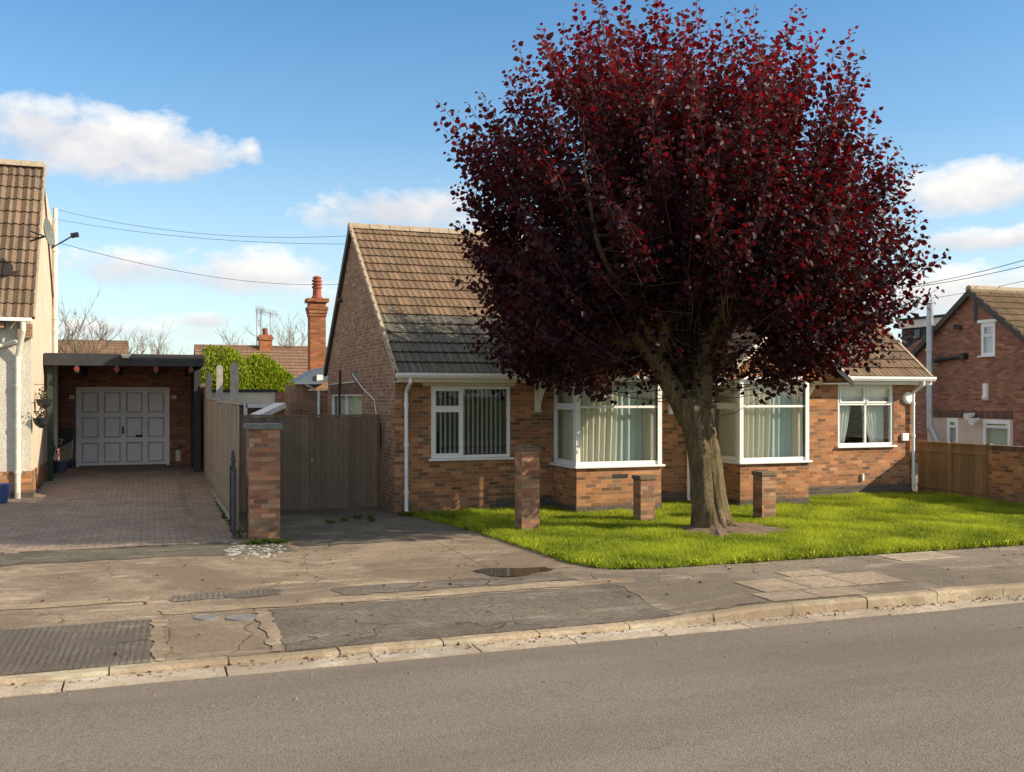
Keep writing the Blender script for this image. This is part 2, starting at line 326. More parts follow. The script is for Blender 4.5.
# ------------------------------------------------------------------ mesh helpers
class MB:
    def __init__(s): s.v = []; s.f = []; s.uv = {}
    def face(s, pts, uv=None):
        i = len(s.v); s.v += [tuple(p) for p in pts]; s.f.append(tuple(range(i, i+len(pts))))
        if uv: s.uv[len(s.f)-1] = uv
        return s
    def box(s, x0, x1, y0, y1, z0, z1):
        i = len(s.v)
        s.v += [(x0, y0, z0), (x1, y0, z0), (x1, y1, z0), (x0, y1, z0), (x0, y0, z1), (x1, y0, z1), (x1, y1, z1), (x0, y1, z1)]
        for q in ((0, 3, 2, 1), (4, 5, 6, 7), (0, 1, 5, 4), (1, 2, 6, 5), (2, 3, 7, 6), (3, 0, 4, 7)):
            s.f.append(tuple(i+k for k in q))
        return s
    def prism(s, pts, d):
        n = len(pts); i = len(s.v); d = Vector(d)
        s.v += [tuple(p) for p in pts]+[tuple(Vector(p)+d) for p in pts]
        s.f.append(tuple(range(i, i+n))); s.f.append(tuple(range(i+2*n-1, i+n-1, -1)))
        for k in range(n):
            a, b = i+k, i+(k+1) % n
            s.f.append((a, a+n, b+n, b))
        return s
    def bar(s, a, b, w, h, up=(0, 0, 1)):
        a, b = Vector(a), Vector(b); d = (b-a).normalized(); up = Vector(up)
        sd = d.cross(up)
        if sd.length < 1e-4: sd = d.cross(Vector((1, 0, 0)))
        sd.normalize(); u2 = sd.cross(d).normalized()
        pts = [a+sd*w/2*i+u2*h/2*j for i, j in ((-1, -1), (1, -1), (1, 1), (-1, 1))]
        return s.prism(pts, b-a)
    def tube(s, path, rad, seg=8, cap=True, wob=0):
        path = [Vector(p) for p in path]; n = len(path)
        if not hasattr(rad, '__len__'): rad = [rad]*n
        i0 = len(s.v); x = None
        for k, p in enumerate(path):
            d = (path[min(k+1, n-1)]-path[max(k-1, 0)]).normalized()
            if x is None:
                x = d.cross(Vector((0, 0, 1)));
                if x.length < .05: x = d.cross(Vector((0, 1, 0)))
            x = (x-d*x.dot(d)).normalized(); y = d.cross(x)
            for j in range(seg):
                a = 2*math.pi*j/seg; r = rad[k]*(1+(random.uniform(-wob, wob) if wob else 0))
                s.v.append(tuple(p+x*math.cos(a)*r+y*math.sin(a)*r))
        for k in range(n-1):
            for j in range(seg):
                a = i0+k*seg+j; b = i0+k*seg+(j+1) % seg
                s.f.append((a, b, b+seg, a+seg))
        if cap:
            s.f.append(tuple(i0+j for j in range(seg-1, -1, -1))); s.f.append(tuple(i0+(n-1)*seg+j for j in range(seg)))
        return s
    def lathe(s, c, prof, seg=16):
        c = Vector(c); i0 = len(s.v); n = len(prof)
        for r, z in prof:
            for j in range(seg):
                a = 2*math.pi*j/seg; s.v.append((c.x+r*math.cos(a), c.y+r*math.sin(a), c.z+z))
        for k in range(n-1):
            for j in range(seg):
                a = i0+k*seg+j; b = i0+k*seg+(j+1) % seg
                s.f.append((a, b, b+seg, a+seg))
        s.f.append(tuple(i0+j for j in range(seg-1, -1, -1))); s.f.append(tuple(i0+(n-1)*seg+j for j in range(seg)))
        return s
    def build(s, name, mat, parent=None, smooth=False, bevel=0, normals=True, uvrot=False):
        me = bpy.data.meshes.new(name)
        off = parent.matrix_local.translation if parent is not None and parent.parent is None else Vector((0, 0, 0))
        root = parent
        while root is not None and root.parent is not None: root = root.parent
        off = Vector(root.location) if root is not None else Vector((0, 0, 0))
        me.from_pydata(s.v, [], s.f)
        if normals:
            bm = bmesh.new(); bm.from_mesh(me)
            lay = bm.faces.layers.int.new('fid')
            for k, f in enumerate(bm.faces): f[lay] = k
            bmesh.ops.recalc_face_normals(bm, faces=bm.faces)
            bm.to_mesh(me); bm.free()
        uvl = me.uv_layers.new(name='UVMap')
        co = [v.co for v in me.vertices]
        for p in me.polygons:
            cu = s.uv.get(p.index)
            if cu is not None and not normals:
                for li, c in zip(p.loop_indices, cu): uvl.data[li].uv = c
                continue
            if cu is not None:
                # vertex-index keyed (loop order may be flipped)
                base = s.f[p.index]; mp = {vi: c for vi, c in zip(base, cu)}
                for li in p.loop_indices: uvl.data[li].uv = mp[me.loops[li].vertex_index]
                continue
            nx, ny, nz = (abs(c) for c in p.normal)
            for li in p.loop_indices:
                c = co[me.loops[li].vertex_index]
                if nz > max(nx, ny)*1.001: q = (c.x, c.y)
                elif nx > ny: q = (c.y, c.z)
                else: q = (c.x, c.z)
                uvl.data[li].uv = (q[1], q[0]) if uvrot else q
        if me.attributes.get('fid'): me.attributes.remove(me.attributes['fid'])
        me.transform(Matrix.Translation(-off))
        if smooth:
            for p in me.polygons: p.use_smooth = True
        me.materials.append(mat)
        o = bpy.data.objects.new(name, me); COL.objects.link(o)
        if parent is not None: o.parent = parent
        if bevel:
            b = o.modifiers.new('bevel', 'BEVEL'); b.width = bevel; b.segments = 2; b.limit_method = 'ANGLE'
        return o

def tag(o, label=None, cat=None, group=None, kind=None):
    if label: o['label'] = label
    if cat: o['category'] = cat
    if group: o['group'] = group
    if kind: o['kind'] = kind
    return o
def thing(name, loc, label, cat, group=None):
    o = bpy.data.objects.new(name, None); o.empty_display_size = .2; o.location = loc
    COL.objects.link(o); return tag(o, label, cat, group)
def struct(name, mb, mat, **kw):
    return tag(mb.build(name, mat, None, **kw), kind='structure')

def wall_y(mb, Y, x0, x1, z0, z1, th, holes=(), sgn=1):
    """wall facing -Y at Y with thickness th (into +Y), rectangular holes (x0,x1,z0,z1)"""
    xs = sorted({x0, x1}|{h[0] for h in holes}|{h[1] for h in holes}); zs = sorted({z0, z1}|{h[2] for h in holes}|{h[3] for h in holes})
    def solid(a, b, c, d):
        m, n = (a+b)/2, (c+d)/2
        return x0 < m < x1 and z0 < n < z1 and not any(h[0] < m < h[1] and h[2] < n < h[3] for h in holes)
    for a, b in zip(xs, xs[1:]):
        for c, d in zip(zs, zs[1:]):
            if solid(a, b, c, d):
                mb.face([(a, Y, c), (b, Y, c), (b, Y, d), (a, Y, d)]); mb.face([(a, Y+th, c), (a, Y+th, d), (b, Y+th, d), (b, Y+th, c)])
    for h in list(holes)+[(x0, x1, z0, z1)]:
        a, b, c, d = h
        mb.face([(a, Y, c), (a, Y+th, c), (b, Y+th, c), (b, Y, c)]); mb.face([(a, Y, d), (b, Y, d), (b, Y+th, d), (a, Y+th, d)])
        mb.face([(a, Y, c), (a, Y, d), (a, Y+th, d), (a, Y+th, c)]); mb.face([(b, Y, c), (b, Y+th, c), (b, Y+th, d), (b, Y, d)])
    return mb
def swap(mb):    # turns a wall made by wall_y(Y->X) into one facing -X
    mb.v = [(y, x, z) for x, y, z in mb.v]; return mb

def roof_slope(mb, O, U, L, V, S, course=.3, tw=.3, amp=.014, v0=0, lift=.03, per=6):
    O, U, V = Vector(O), Vector(U).normalized(), Vector(V).normalized(); N = U.cross(V).normalized()
    if N.z < 0 and abs(N.z) > .01: N = -N
    nc = max(1, round(S/course)); ch = S/nc; nu = max(1, round(L/tw))*per; du = L/nu
    for c in range(nc):
        jit = random.uniform(-.004, .004)
        for k in range(nu):
            f0, f1 = k/per, (k+1)/per
            h0, h1 = amp*math.cos(4*math.pi*f0), amp*math.cos(4*math.pi*f1)
            a = O+U*(k*du)+V*(c*ch+jit); b = O+U*((k+1)*du)+V*(c*ch+jit)
            t0 = O+U*(k*du)+V*((c+1)*ch+.01); t1 = O+U*((k+1)*du)+V*((c+1)*ch+.01)
            la, lb = N*(lift+h0), N*(lift+h1)
            mb.face([a+la, b+lb, t1+N*h1*.9, t0+N*h0*.9], [(f0, v0+c+.03), (f1, v0+c+.03), (f1, v0+c+.99), (f0, v0+c+.99)])
            mb.face([a-N*.005, b-N*.005, b+lb, a+la], [(f0, v0+c), (f1, v0+c), (f1, v0+c+.02), (f0, v0+c+.02)])
    return mb

def frame_fn(axis, plane):
    # (u, w, z): w>0 goes into the building
    if axis == 'Y': return lambda u, w, z: (u, plane+w, z)
    if axis == 'X': return lambda u, w, z: (plane+w, u, z)      # faces -X
    return lambda u, w, z: (plane-w, u, z)                       # faces +X
def fbox(mb, fn, u0, u1, w0, w1, z0, z1):
    a, b = fn(u0, w0, z0), fn(u1, w1, z1)
    lo = [min(p, q) for p, q in zip(a, b)]; hi = [max(p, q) for p, q in zip(a, b)]
    return mb.box(lo[0], hi[0], lo[1], hi[1], lo[2], hi[2])
def window(root, axis, plane, u0, u1, z0, z1, lights, sill=True, name='window', fw=.055, mat='white', back='interior', sash=.035):
    """lights: (u0,u1,z0,z1,opening) glazed lights as fractions of the inner size; returns the frame object"""
    fn = frame_fn(axis, plane); mb = MB(); gl = MB()
    fbox(mb, fn, u0, u0+fw, .02, .09, z0, z1); fbox(mb, fn, u1-fw, u1, .02, .09, z0, z1)
    fbox(mb, fn, u0+fw, u1-fw, .021, .089, z1-fw, z1); fbox(mb, fn, u0+fw, u1-fw, .021, .089, z0, z0+fw)
    iu0, iu1, iz0, iz1 = u0+fw, u1-fw, z0+fw, z1-fw
    W, Hh = iu1-iu0, iz1-iz0; g = .022
    us = sorted({l[0] for l in lights}|{l[1] for l in lights}); 
    for (a, b, c, d, op) in lights:
        A, B, C_, D = iu0+a*W, iu0+b*W, iz0+c*Hh, iz0+d*Hh
        A += g if a > 0 else 0; B -= g if b < 1 else 0; C_ += g if c > 0 else 0; D -= g if d < 1 else 0
        # bars between lights
        if a > 0: fbox(mb, fn, A-2*g, A, .023, .087, C_, D)
        if c > 0: fbox(mb, fn, A, B, .024, .086, C_-2*g, C_)
        if op:   # opening sash stands proud
            s = sash
            fbox(mb, fn, A, A+s, .008, .07, C_, D); fbox(mb, fn, B-s, B, .008, .07, C_, D)
            fbox(mb, fn, A+s, B-s, .009, .069, C_, C_+s); fbox(mb, fn, A+s, B-s, .009, .069, D-s, D)
            fbox(gl, fn, A+s, B-s, .04, .046, C_+s, D-s)
        else: fbox(gl, fn, A, B, .05, .056, C_, D)
    fr = mb.build(name, M[mat], root, bevel=.004)
    gl.build('pane', M['glass'], fr)
    if sill:
        sb = MB(); fbox(sb, fn, u0-.05, u1+.05, -.07, .1, z0-.04, z0-.001); sb.build('sill', M[mat], fr, bevel=.008)
    return fr
def curtain(parent, axis, plane, pts, mat, wl=.11, amp=.025, w=.16, name='curtain'):
    """pts: (ua_top, ub_top, ua_bot, ub_bot, z0, z1)"""
    ua, ub, va, vb, z0, z1 = pts; fn = frame_fn(axis, plane); mb = MB(); n = max(8, int(abs(ub-ua)/wl*8)); rows = 6
    ph = random.uniform(0, 6); i0 = 0
    for r in range(rows+1):
        t = r/rows
        for k in range(n+1):
            s = k/n; e = t**1.6
            u = (ua+(ub-ua)*s)*(1-e)+(va+(vb-va)*s)*e
            a = amp*(math.sin(2*math.pi*s*abs(ub-ua)/wl+ph)+.5*math.sin(2*math.pi*s*abs(ub-ua)/wl*.43+1.3*ph+t*.6))
            mb.v.append(fn(u, w+a, z1+(z0-z1)*t))
    for r in range(rows):
        for k in range(n):
            a = r*(n+1)+k; mb.f.append((a, a+1, a+n+2, a+n+1))
    return mb.build(name, M[mat], parent, smooth=True)

def pipe_run(root, name, pts, r, mat, brackets=()):
    mb = MB(); mb.tube(pts, r, 10)
    for b in brackets: mb.tube([Vector(b)-Vector((0, 0, .03)), Vector(b)+Vector((0, 0, .03))], r*1.3, 10)
    return mb.build(name, M[mat], root, smooth=False)

def leaves(name, P, D, size, mat, parent=None, rnd=None, droop=.5, nrm=None, width=.62, kind=None, fold=.25):
    """leaf-shaped pairs of quads at points P with tip directions D (numpy)"""
    n = len(P); D = D/np.linalg.norm(D, axis=1, keepdims=True)
    rv = RNG.normal(size=(n, 3)) if nrm is None else nrm+RNG.normal(size=(n, 3))*.55
    S = np.cross(D, rv); S /= np.linalg.norm(S, axis=1, keepdims=True)+1e-9
    Nn = np.cross(S, D); sz = size[:, None]
    V = np.empty((n, 6, 3))
    w = sz*width*.5
    V[:, 0] = P; V[:, 1] = P+D*sz*.3+S*w+Nn*sz*fold*.4; V[:, 2] = P+D*sz*.68+S*w*.72+Nn*sz*fold*.3
    V[:, 3] = P+D*sz-Nn*sz*.12; V[:, 4] = P+D*sz*.68-S*w*.72+Nn*sz*fold*.3; V[:, 5] = P+D*sz*.3-S*w+Nn*sz*fold*.4
    root = parent
    while root is not None and root.parent is not None: root = root.parent
    if root is not None: V -= np.array(root.location)[None, None, :]
    me = bpy.data.meshes.new(name)
    me.vertices.add(n*6); me.vertices.foreach_set('co', V.reshape(-1).astype('f4'))
    idx = (np.arange(n)*6)[:, None]+np.array([[0, 1, 2, 3, 0, 3, 4, 5]]); me.loops.add(n*8)
    me.loops.foreach_set('vertex_index', idx.reshape(-1).astype('i4'))
    me.polygons.add(n*2); me.polygons.foreach_set('loop_start', (np.arange(n*2)*4).astype('i4'))
    me.update(calc_edges=True); me.validate()
    at = me.attributes.new('rnd', 'FLOAT', 'POINT'); at.data.foreach_set('value', np.repeat(RNG.random(n) if rnd is None else rnd, 6).astype('f4'))
    me.materials.append(mat); o = bpy.data.objects.new(name, me); COL.objects.link(o)
    if parent is not None: o.parent = parent
    return o

# ------------------------------------------------------------------ key planes
Y0 = 17.28; X0 = 4.09; X1 = 15.53        # bungalow front plane and ends
YB = 16.18                                # bay fronts
YR, ZR = 21.2, 5.72                       # ridge
YBK = 24.25                                # back wall
ZE = 2.47
ROADZ = -.12
# ================================================================== GROUND
def sheet(name, x0, x1, y0, y1, mat, zf, nx=1, ny=1, jit=0, kind='structure'):
    mb = MB(); 
    for j in range(ny+1):
        for i in range(nx+1):
            x = x0+(x1-x0)*i/nx; y = y0+(y1-y0)*j/ny
            if jit and (i in (0, nx)): x += random.uniform(-jit, jit)
            if jit and (j in (0, ny)): y += random.uniform(-jit, jit)
            mb.v.append((x, y, zf(x, y)))
    for j in range(ny):
        for i in range(nx):
            a = j*(nx+1)+i; mb.f.append((a, a+1, a+nx+2, a+nx+1))
    return tag(mb.build(name, mat, None, normals=False), kind=kind)
def smooth(a, b, x):
    t = min(1, max(0, (x-a)/(b-a))); return t*t*(3-2*t)
def ktop(x):      # kerb top height: dropped on the left, full height on the right
    return -.075+.075*smooth(4.3, 6.0, x)
YK0, YK1 = 8.50, 8.64
def zp(x, y):
    t = smooth(YK1-.02, 9.9, y); return ktop(x)*(1-t)
sheet('ground', -2500, 2500, -2500, 3000, M['ground'], lambda x, y: -.2)
sheet('road', -80, 80, -6, 8.22, M['road'], lambda x, y: ROADZ, 1, 1)
sheet('far_footway', -80, 80, -9, -6, M['tarmac'], lambda x, y: -.02, 1, 1)
sheet('pavement', -40, 4.72, YK1, 14.9, M['forecourt'], zp, 90, 26)
sheet('footway', 4.72, 60, YK1, 11.3, M['tarmac'], zp, 90, 14)
def gz(y): return .012+.30*smooth(18.5, 28.0, y)
def GG(px, py):
    p = G(px, py)
    for _ in range(6): p = G(px, py, gz(p.y))
    return p
sheet('driveway', -5.5, 1.42, 14.87, 36, M['blocks'], lambda x, y: gz(y), 1, 60)
sheet('side_path', 1.42, 4.72, 14.87, 40, M['dark_tarmac'], lambda x, y: .006, 1, 1)
sheet('garden_ground', -60, -5.5, 14.87, 80, M['lawn'], lambda x, y: -.004, 1, 1)
sheet('back_garden', -5.5, 15.85, 17.0, 120, M['ground'], lambda x, y: -.03, 1, 1)
sheet('side_yard', 15.85, 60, 11.35, 120, M['tarmac'], lambda x, y: -.02, 1, 1)
# channel blocks and kerb stones
ch = MB(); kb = MB(); x = -14.0; rr = random.Random(3)
while x < 40:
    w = rr.choice([.9, .9, .92, 1.2, .75]); j = .008
    z = ROADZ+.006+rr.uniform(0, .006)
    ch.box(x+j, x+w-j, 8.21+rr.uniform(-.015, .015), 8.5, ROADZ-.1, z); x += w
x = -14.0
while x < 40:
    w = .914; j = .006; n = 4
    xa, xb = x+j, x+w-j; dz = rr.uniform(-.006, .006); dy = rr.uniform(-.006, .006)
    for k in range(n):
        p, q = xa+(xb-xa)*k/n, xa+(xb-xa)*(k+1)/n
        zpq = [ktop(p)+dz, ktop(q)+dz]
        prof = lambda X, zt: [(X, YK0+dy, ROADZ-.1), (X, YK0+dy, zt-.025), (X, YK0+.012+dy, zt-.007), (X, YK0+.03+dy, zt+.002), (X, YK1, zt+.003), (X, YK1, ROADZ-.1)]
        A, B = prof(p, zpq[0]), prof(q, zpq[1]); i = len(kb.v); kb.v += A+B
        for m in range(5): kb.f.append((i+m, i+m+6, i+m+7, i+m+1))
        if k == 0: kb.f.append(tuple(i+m for m in range(6)))
        if k == n-1: kb.f.append(tuple(i+6+m for m in range(5, -1, -1)))
    x += w
struct('channel_blocks', ch, M['channel']); struct('kerb', kb, M['kerb'], normals=False)
# repair patches and slabs in the footway (4 mm proud)
patches = [('ribbed_slab', -9.0, .02, 8.66, 9.98, 'slab_dark'), ('diagonal_slab', 1.18, 4.7, 8.66, 10.1, 'slab_dark2')]
sheet('ribbed_slab', -12.0, .02, 8.66, 9.98, M['slab_dark'], lambda x, y: zp(x, y)+.006, 40, 8, .015)
sheet('diagonal_slab', 1.12, 4.85, 8.66, 10.05, M['slab_dark2'], lambda x, y: zp(x, y)+.006, 20, 8, .03)
sheet('repair_strip', 4.86, 5.9, 8.66, 10.7, M['tarmac'], lambda x, y: zp(x, y)+.005, 14, 10, .05)
for (a, b, c, d) in ((G(745, 577).x, G(745, 577).x+.95, 8.95, 9.75),):
    pass
sl = MB()
def slab(x0, x1, y0, y1):
    n = 3
    for i in range(n):
        for j in range(n):
            xs = [x0+(x1-x0)*(i+k)/n for k in (0, 1)]; ys = [y0+(y1-y0)*(j+k)/n for k in (0, 1)]
            sl.face([(xs[0], ys[0], zp(xs[0], ys[0])+.006), (xs[1], ys[0], zp(xs[1], ys[0])+.006), (xs[1], ys[1], zp(xs[1], ys[1])+.006), (xs[0], ys[1], zp(xs[0], ys[1])+.006)])
for i, (xa, xb) in enumerate(((6.2, 6.8), (6.815, 7.4), (7.415, 8.1))):
    slab(xa, xb, 9.1, 9.75); 
    if i < 2: slab(xa-.2, xb-.2, 8.68, 9.085)
slab(9.0, 9.95, 10.2, 10.75); slab(7.0, 7.6, 9.77, 10.1)
struct('paving_slabs', sl, M['slab_pale'], normals=False)
sheet('drive_threshold', -6, 1.9, 13.75, 14.84, M['dark_tarmac'], lambda x, y: .006, 26, 3, .09)
sheet('gate_apron', 1.95, 3.6, 14.1, 14.95, M['dark_tarmac'], lambda x, y: .008, 10, 3, .08)
sheet('pale_strip', .1, 5.2, 10.12, 10.4, M['strip'], lambda x, y: zp(x, y)+.007, 30, 2, .03)
sheet('pale_strip', -6.0, 0.0, 10.9, 11.15, M['strip'], lambda x, y: .007, 30, 2, .04)
sheet('ribbed_strip', 1.9, 4.6, 10.47, 10.95, M['slab_dark2'], lambda x, y: .006, 20, 3, .05)
sheet('ribbed_strip', .25, 1.35, 10.75, 11.1, M['slab_dark'], lambda x, y: .006, 10, 3, .05)
for xa_ in (.03, .98): sheet('torn_mortar', xa_, xa_+.12, 8.67, 9.95, M['strip'], lambda x, y: zp(x, y)+.009, 2, 16, .035)
# pale kerb row along the block paving front
ed = MB(); x = -5.4
while x < 1.25:
    ed.box(x, x+.19, 14.80+rr.uniform(-.01, .01), 14.9, -.05, .022); x += .2
struct('driveway_edging', ed, M['blocks'])
ed = MB(); y = 15.0
while y < 32:
    ed.box(.62, .72, y, y+.19, gz(y)-.1, gz(y)+.008); y += .2
struct('driveway_border', ed, M['forecourt'])
# lawn base
LAWN = [(4.35, 17.2), (4.5, 16.2), (4.75, 14.9), (4.9, 13.2), (5.0, 11.6), (5.25, 11.0), (5.9, 10.85), (9, 10.82), (12, 10.8), (16, 10.75), (30, 10.7), (30, 14.0), (15.7, 14.0), (15.7, 17.2)]
lb = MB(); lb.face([(x, y, .015) for x, y in LAWN]); struct('lawn', lb, M['lawn'], normals=False)
TB = G(715, 531)       # trunk base
# soil ring
so = MB(); n = 40; cz = .05
ring = []
for k in range(n):
    a = 2*math.pi*k/n; r = 1+random.uniform(-.18, .18)
    ring.append((TB.x+.2+math.cos(a)*.92*r, TB.y-.12+math.sin(a)*.78*r, .022))
for k in range(n):
    p, q = ring[k], ring[(k+1) % n]
    so.face([(TB.x, TB.y, .12), (TB.x*.4+p[0]*.6, TB.y*.4+p[1]*.6, .08), (TB.x*.4+q[0]*.6, TB.y*.4+q[1]*.6, .08)]); so.face([(TB.x*.4+p[0]*.6, TB.y*.4+p[1]*.6, .08), p, q, (TB.x*.4+q[0]*.6, TB.y*.4+q[1]*.6, .08)])
struct('bare_soil', so, M['soil'], smooth=True)
def inpoly(x, y, poly):
    c = np.zeros(len(x), bool); j = len(poly)-1
    for i in range(len(poly)):
        xi, yi = poly[i]; xj, yj = poly[j]
        c ^= ((yi > y) != (yj > y)) & (x < (xj-xi)*(y-yi)/(yj-yi+1e-12)+xi); j = i
    return c
def blades(name, poly, n, hmin, hmax, mat, avoid=None, label=None):
    xs = [p[0] for p in poly]; ys = [p[1] for p in poly]
    x = RNG.uniform(min(xs), min(max(xs), 17), n); y = RNG.uniform(min(ys), max(ys), n)
    k = inpoly(x, y, poly)
    if avoid is not None: k &= ~avoid(x, y)
    x, y = x[k], y[k]; n = len(x)
    cl = .5+.5*np.sin(x*2.3+1.3*np.sin(y*1.9))*np.sin(y*2.7+1.1*np.sin(x*3.1)); cl2 = .5+.5*np.sin(x*9+2*np.sin(y*7))*np.sin(y*11)
    h = RNG.uniform(hmin, hmax, n)*(.45+.45*cl+.5*cl2); a = RNG.uniform(0, 2*math.pi, n); w = RNG.uniform(.004, .008, n)
    b = np.stack([x, y, np.full(n, .012)], 1); s = np.stack([np.cos(a), np.sin(a), np.zeros(n)], 1)*w[:, None]
    la = RNG.uniform(0, 2*math.pi, n); lean = np.stack([np.cos(la), np.sin(la), np.zeros(n)], 1)*(h*RNG.uniform(.1, .8, n))[:, None]
    V = np.empty((n, 3, 3)); V[:, 0] = b-s; V[:, 1] = b+s; V[:, 2] = b+lean+np.array([0, 0, 1])*h[:, None]
    me = bpy.data.meshes.new(name); me.vertices.add(n*3); me.vertices.foreach_set('co', V.reshape(-1).astype('f4'))
    me.loops.add(n*3); me.loops.foreach_set('vertex_index', np.arange(n*3, dtype='i4')); me.polygons.add(n); me.polygons.foreach_set('loop_start', np.arange(n, dtype='i4')*3)
    me.update(calc_edges=True); me.validate()
    at = me.attributes.new('rnd', 'FLOAT', 'POINT'); at.data.foreach_set('value', np.repeat(np.clip(.6*cl+.5*RNG.random(n)-.1, 0, 1), 3).astype('f4'))
    me.materials.append(mat); o = bpy.data.objects.new(name, me); COL.objects.link(o); return o
g = blades('grass', [(x-(.06 if x < 6 else 0), y-(.05 if y < 12 else 0)) for x, y in LAWN], 420000, .035, .085, M['grass'], lambda x, y: (((x-TB.x-.2)/.85)**2+((y-TB.y+.2)/.72)**2 < .8+.4*np.sin(x*9)*np.sin(y*8)) & (RNG.random(len(x)) > .05))
tag(g, 'bright green uneven grass on the front lawn', 'grass', kind='stuff')
# weeds along edges
def tufts(name, pts, label, h=.1, n=60, spread=.08, mat='weed_leaf'):
    P = []; D = []
    for p in pts:
        for _ in range(n):
            a = random.uniform(0, 6.28); r = random.uniform(0, spread)
            P.append((p[0]+math.cos(a)*r, p[1]+math.sin(a)*r, p[2] if len(p) > 2 else .01)); D.append((math.cos(a)*.6, math.sin(a)*.6, random.uniform(.4, 1.6)))
    P = np.array(P); o = leaves(name, P, np.array(D), RNG.uniform(h*.4, h, len(P)), M[mat], width=.3)
    return tag(o, label, 'weeds', kind='stuff')
wp = []
for k in range(26): y = 15.2+k*.5; wp.append((1.27+random.uniform(-.03, .03), y))
for k in range(9): wp.append((1.35+k*.06, 14.55+random.uniform(-.08, .05)))
for k in range(5): wp.append((3.2+random.uniform(-.4, .8), 16.6+random.uniform(-.4, .4)))
for k in range(6): wp.append((X0+.05+k*.06, Y0-.1-random.uniform(0, .2)))
for k in range(10): wp.append((4.75+random.uniform(-.05, .05), 14.9+k*.22))
for k in range(46): x_ = random.uniform(-4, 7); wp.append((x_, 8.655+random.gauss(0, .008), ktop(x_)))
for k in range(40): wp.append((random.uniform(-4, 1.2), 14.22+random.gauss(0, .03), .006))
for k in range(26): wp.append((random.uniform(1.4, 5), 14.6+random.gauss(0, .3), .006))
tufts('weeds', wp[:56], 'small green weeds along the fence foot and path edges', .09, 26, .07)
tufts('moss', wp[56:], 'low dull green moss and weeds in the pavement joints', .022, 10, .06)

ep = []
for (p, q) in zip(LAWN[:9], LAWN[1:10]):
    L_ = math.hypot(q[0]-p[0], q[1]-p[1])
    for k in range(int(L_/.07)):
        t_ = random.random(); ep.append((p[0]+(q[0]-p[0])*t_+random.uniform(-.03, .05)+(.03 if p[0] < 5 else 0), p[1]+(q[1]-p[1])*t_+random.uniform(-.05, .05)))
P = np.array([(e[0]+random.uniform(-.04, .04), e[1]+random.uniform(-.04, .04), .01) for e in ep for _ in range(16)]); D = RNG.normal(size=P.shape)*np.array([.6, .6, .2])+np.array([0, -.25, .9])
tag(leaves('edge_grass', P, D, RNG.uniform(.04, .1, len(P)), M['grass'], width=.09), 'longer ragged grass along the lawn edge', 'grass', kind='stuff')
# covers, puddle, crushed stone
for k, (px, lab) in enumerate(((207, 'round grey metal cover in the pavement, the left one of two'), (243, 'oval grey metal cover in the pavement, the right one of two'))):
    c = G(px, 618.5, zp(0, 9.6)); z = zp(c.x, c.y)+.004
    mb = MB(); mb.lathe((c.x, c.y, z), [(.115, -.03), (.115, .004), (.105, .005), (.102, .002), (0.001, .002)], 28)
    if k: mb.v = [((v[0]-c.x)*1.35+c.x, v[1], v[2]) for v in mb.v]
    t = thing('access_cover', (c.x, c.y, z), lab, 'manhole cover', 'small access covers in the pavement')
    mb.build('lid', plain('cover_metal%d' % k, (.17, .17, .165), .75, .35, 20, .3, .0), t)
pd = MB(); c = G(512, 572); n = 30
pts = []
for k in range(n):
    a = 2*math.pi*k/n; r = 1+.22*math.sin(3*a+1)+random.uniform(-.07, .07)
    pts.append((c.x+.44*r*math.cos(a), c.y+.3*r*math.sin(a), .006))
pd.face(pts); o = pd.build('puddle', M['puddle'], None, normals=False); tag(o, kind='structure')
st = MB()
for k in range(80):
    c = G(random.uniform(228, 284), random.gauss(551, 3.8)); r = random.choice([.012, .018, .025, .05])*random.uniform(.7, 1.2); z = .01
    a0 = random.uniform(0, 6); m = random.choice([5, 6, 7])
    pts = [(c.x+math.cos(a0+2*math.pi*i/m)*r*random.uniform(.7, 1.4), c.y+math.sin(a0+2*math.pi*i/m)*r*random.uniform(.7, 1.2), -.01) for i in range(m)]
    st.prism(pts, (0, 0, .022))
tag(st.build('crushed_stone', M['stone_white'], None), 'scattered pale crushed stones before the gate pier', 'stones', kind='stuff')
gr = MB()
for k in range(420):
    x_ = random.uniform(-2, 10); y_ = 8.47-abs(random.gauss(0, .07)) if random.random() < .75 else random.uniform(7.2, 8.2); r = random.uniform(.004, .012); z_ = (ROADZ+.012 if y_ > 8.21 else ROADZ)
    a0 = random.uniform(0, 6); gr.prism([(x_+math.cos(a0+1.57*i)*r*random.uniform(.7, 1.3), y_+math.sin(a0+1.57*i)*r, z_-.004) for i in range(4)], (0, 0, .004+r*.7))
tag(gr.build('gutter_grit', M['strip'], None), 'fine grit and small stones lying along the kerb channel', 'grit', kind='stuff')
# fallen leaves in the channel and on the lawn
nl = 260; P = np.stack([RNG.uniform(-1, 11, nl), np.where(RNG.random(nl) < .35, 8.45+RNG.normal(0, .05, nl), RNG.uniform(8.9, 14, nl)), np.zeros(nl)], 1)
P[:, 2] = [zp(a, b)+.012 if b > 8.64 else ROADZ+.02 for a, b in P[:, :2]]; P[:, 2] += np.where((P[:, 0] > 5) & (P[:, 1] > 10.9), .04, 0)
D = np.stack([RNG.normal(size=nl), RNG.normal(size=nl), RNG.normal(0, .15, nl)], 1)
tag(leaves('fallen_leaves', P, D, RNG.uniform(.03, .06, nl), leaf_mat('dry_leaf', (.1, .05, .025), (.2, .1, .04), (.2, .1, .05), .2, .8), nrm=np.tile([0, 0, 1.], (nl, 1))), 'dry brown fallen leaves scattered on pavement and gutter', 'leaves', kind='stuff')
sheet('forecourt', 3.9, 5.35, 11.25, 17.4, M['forecourt'], lambda x, y: .003)

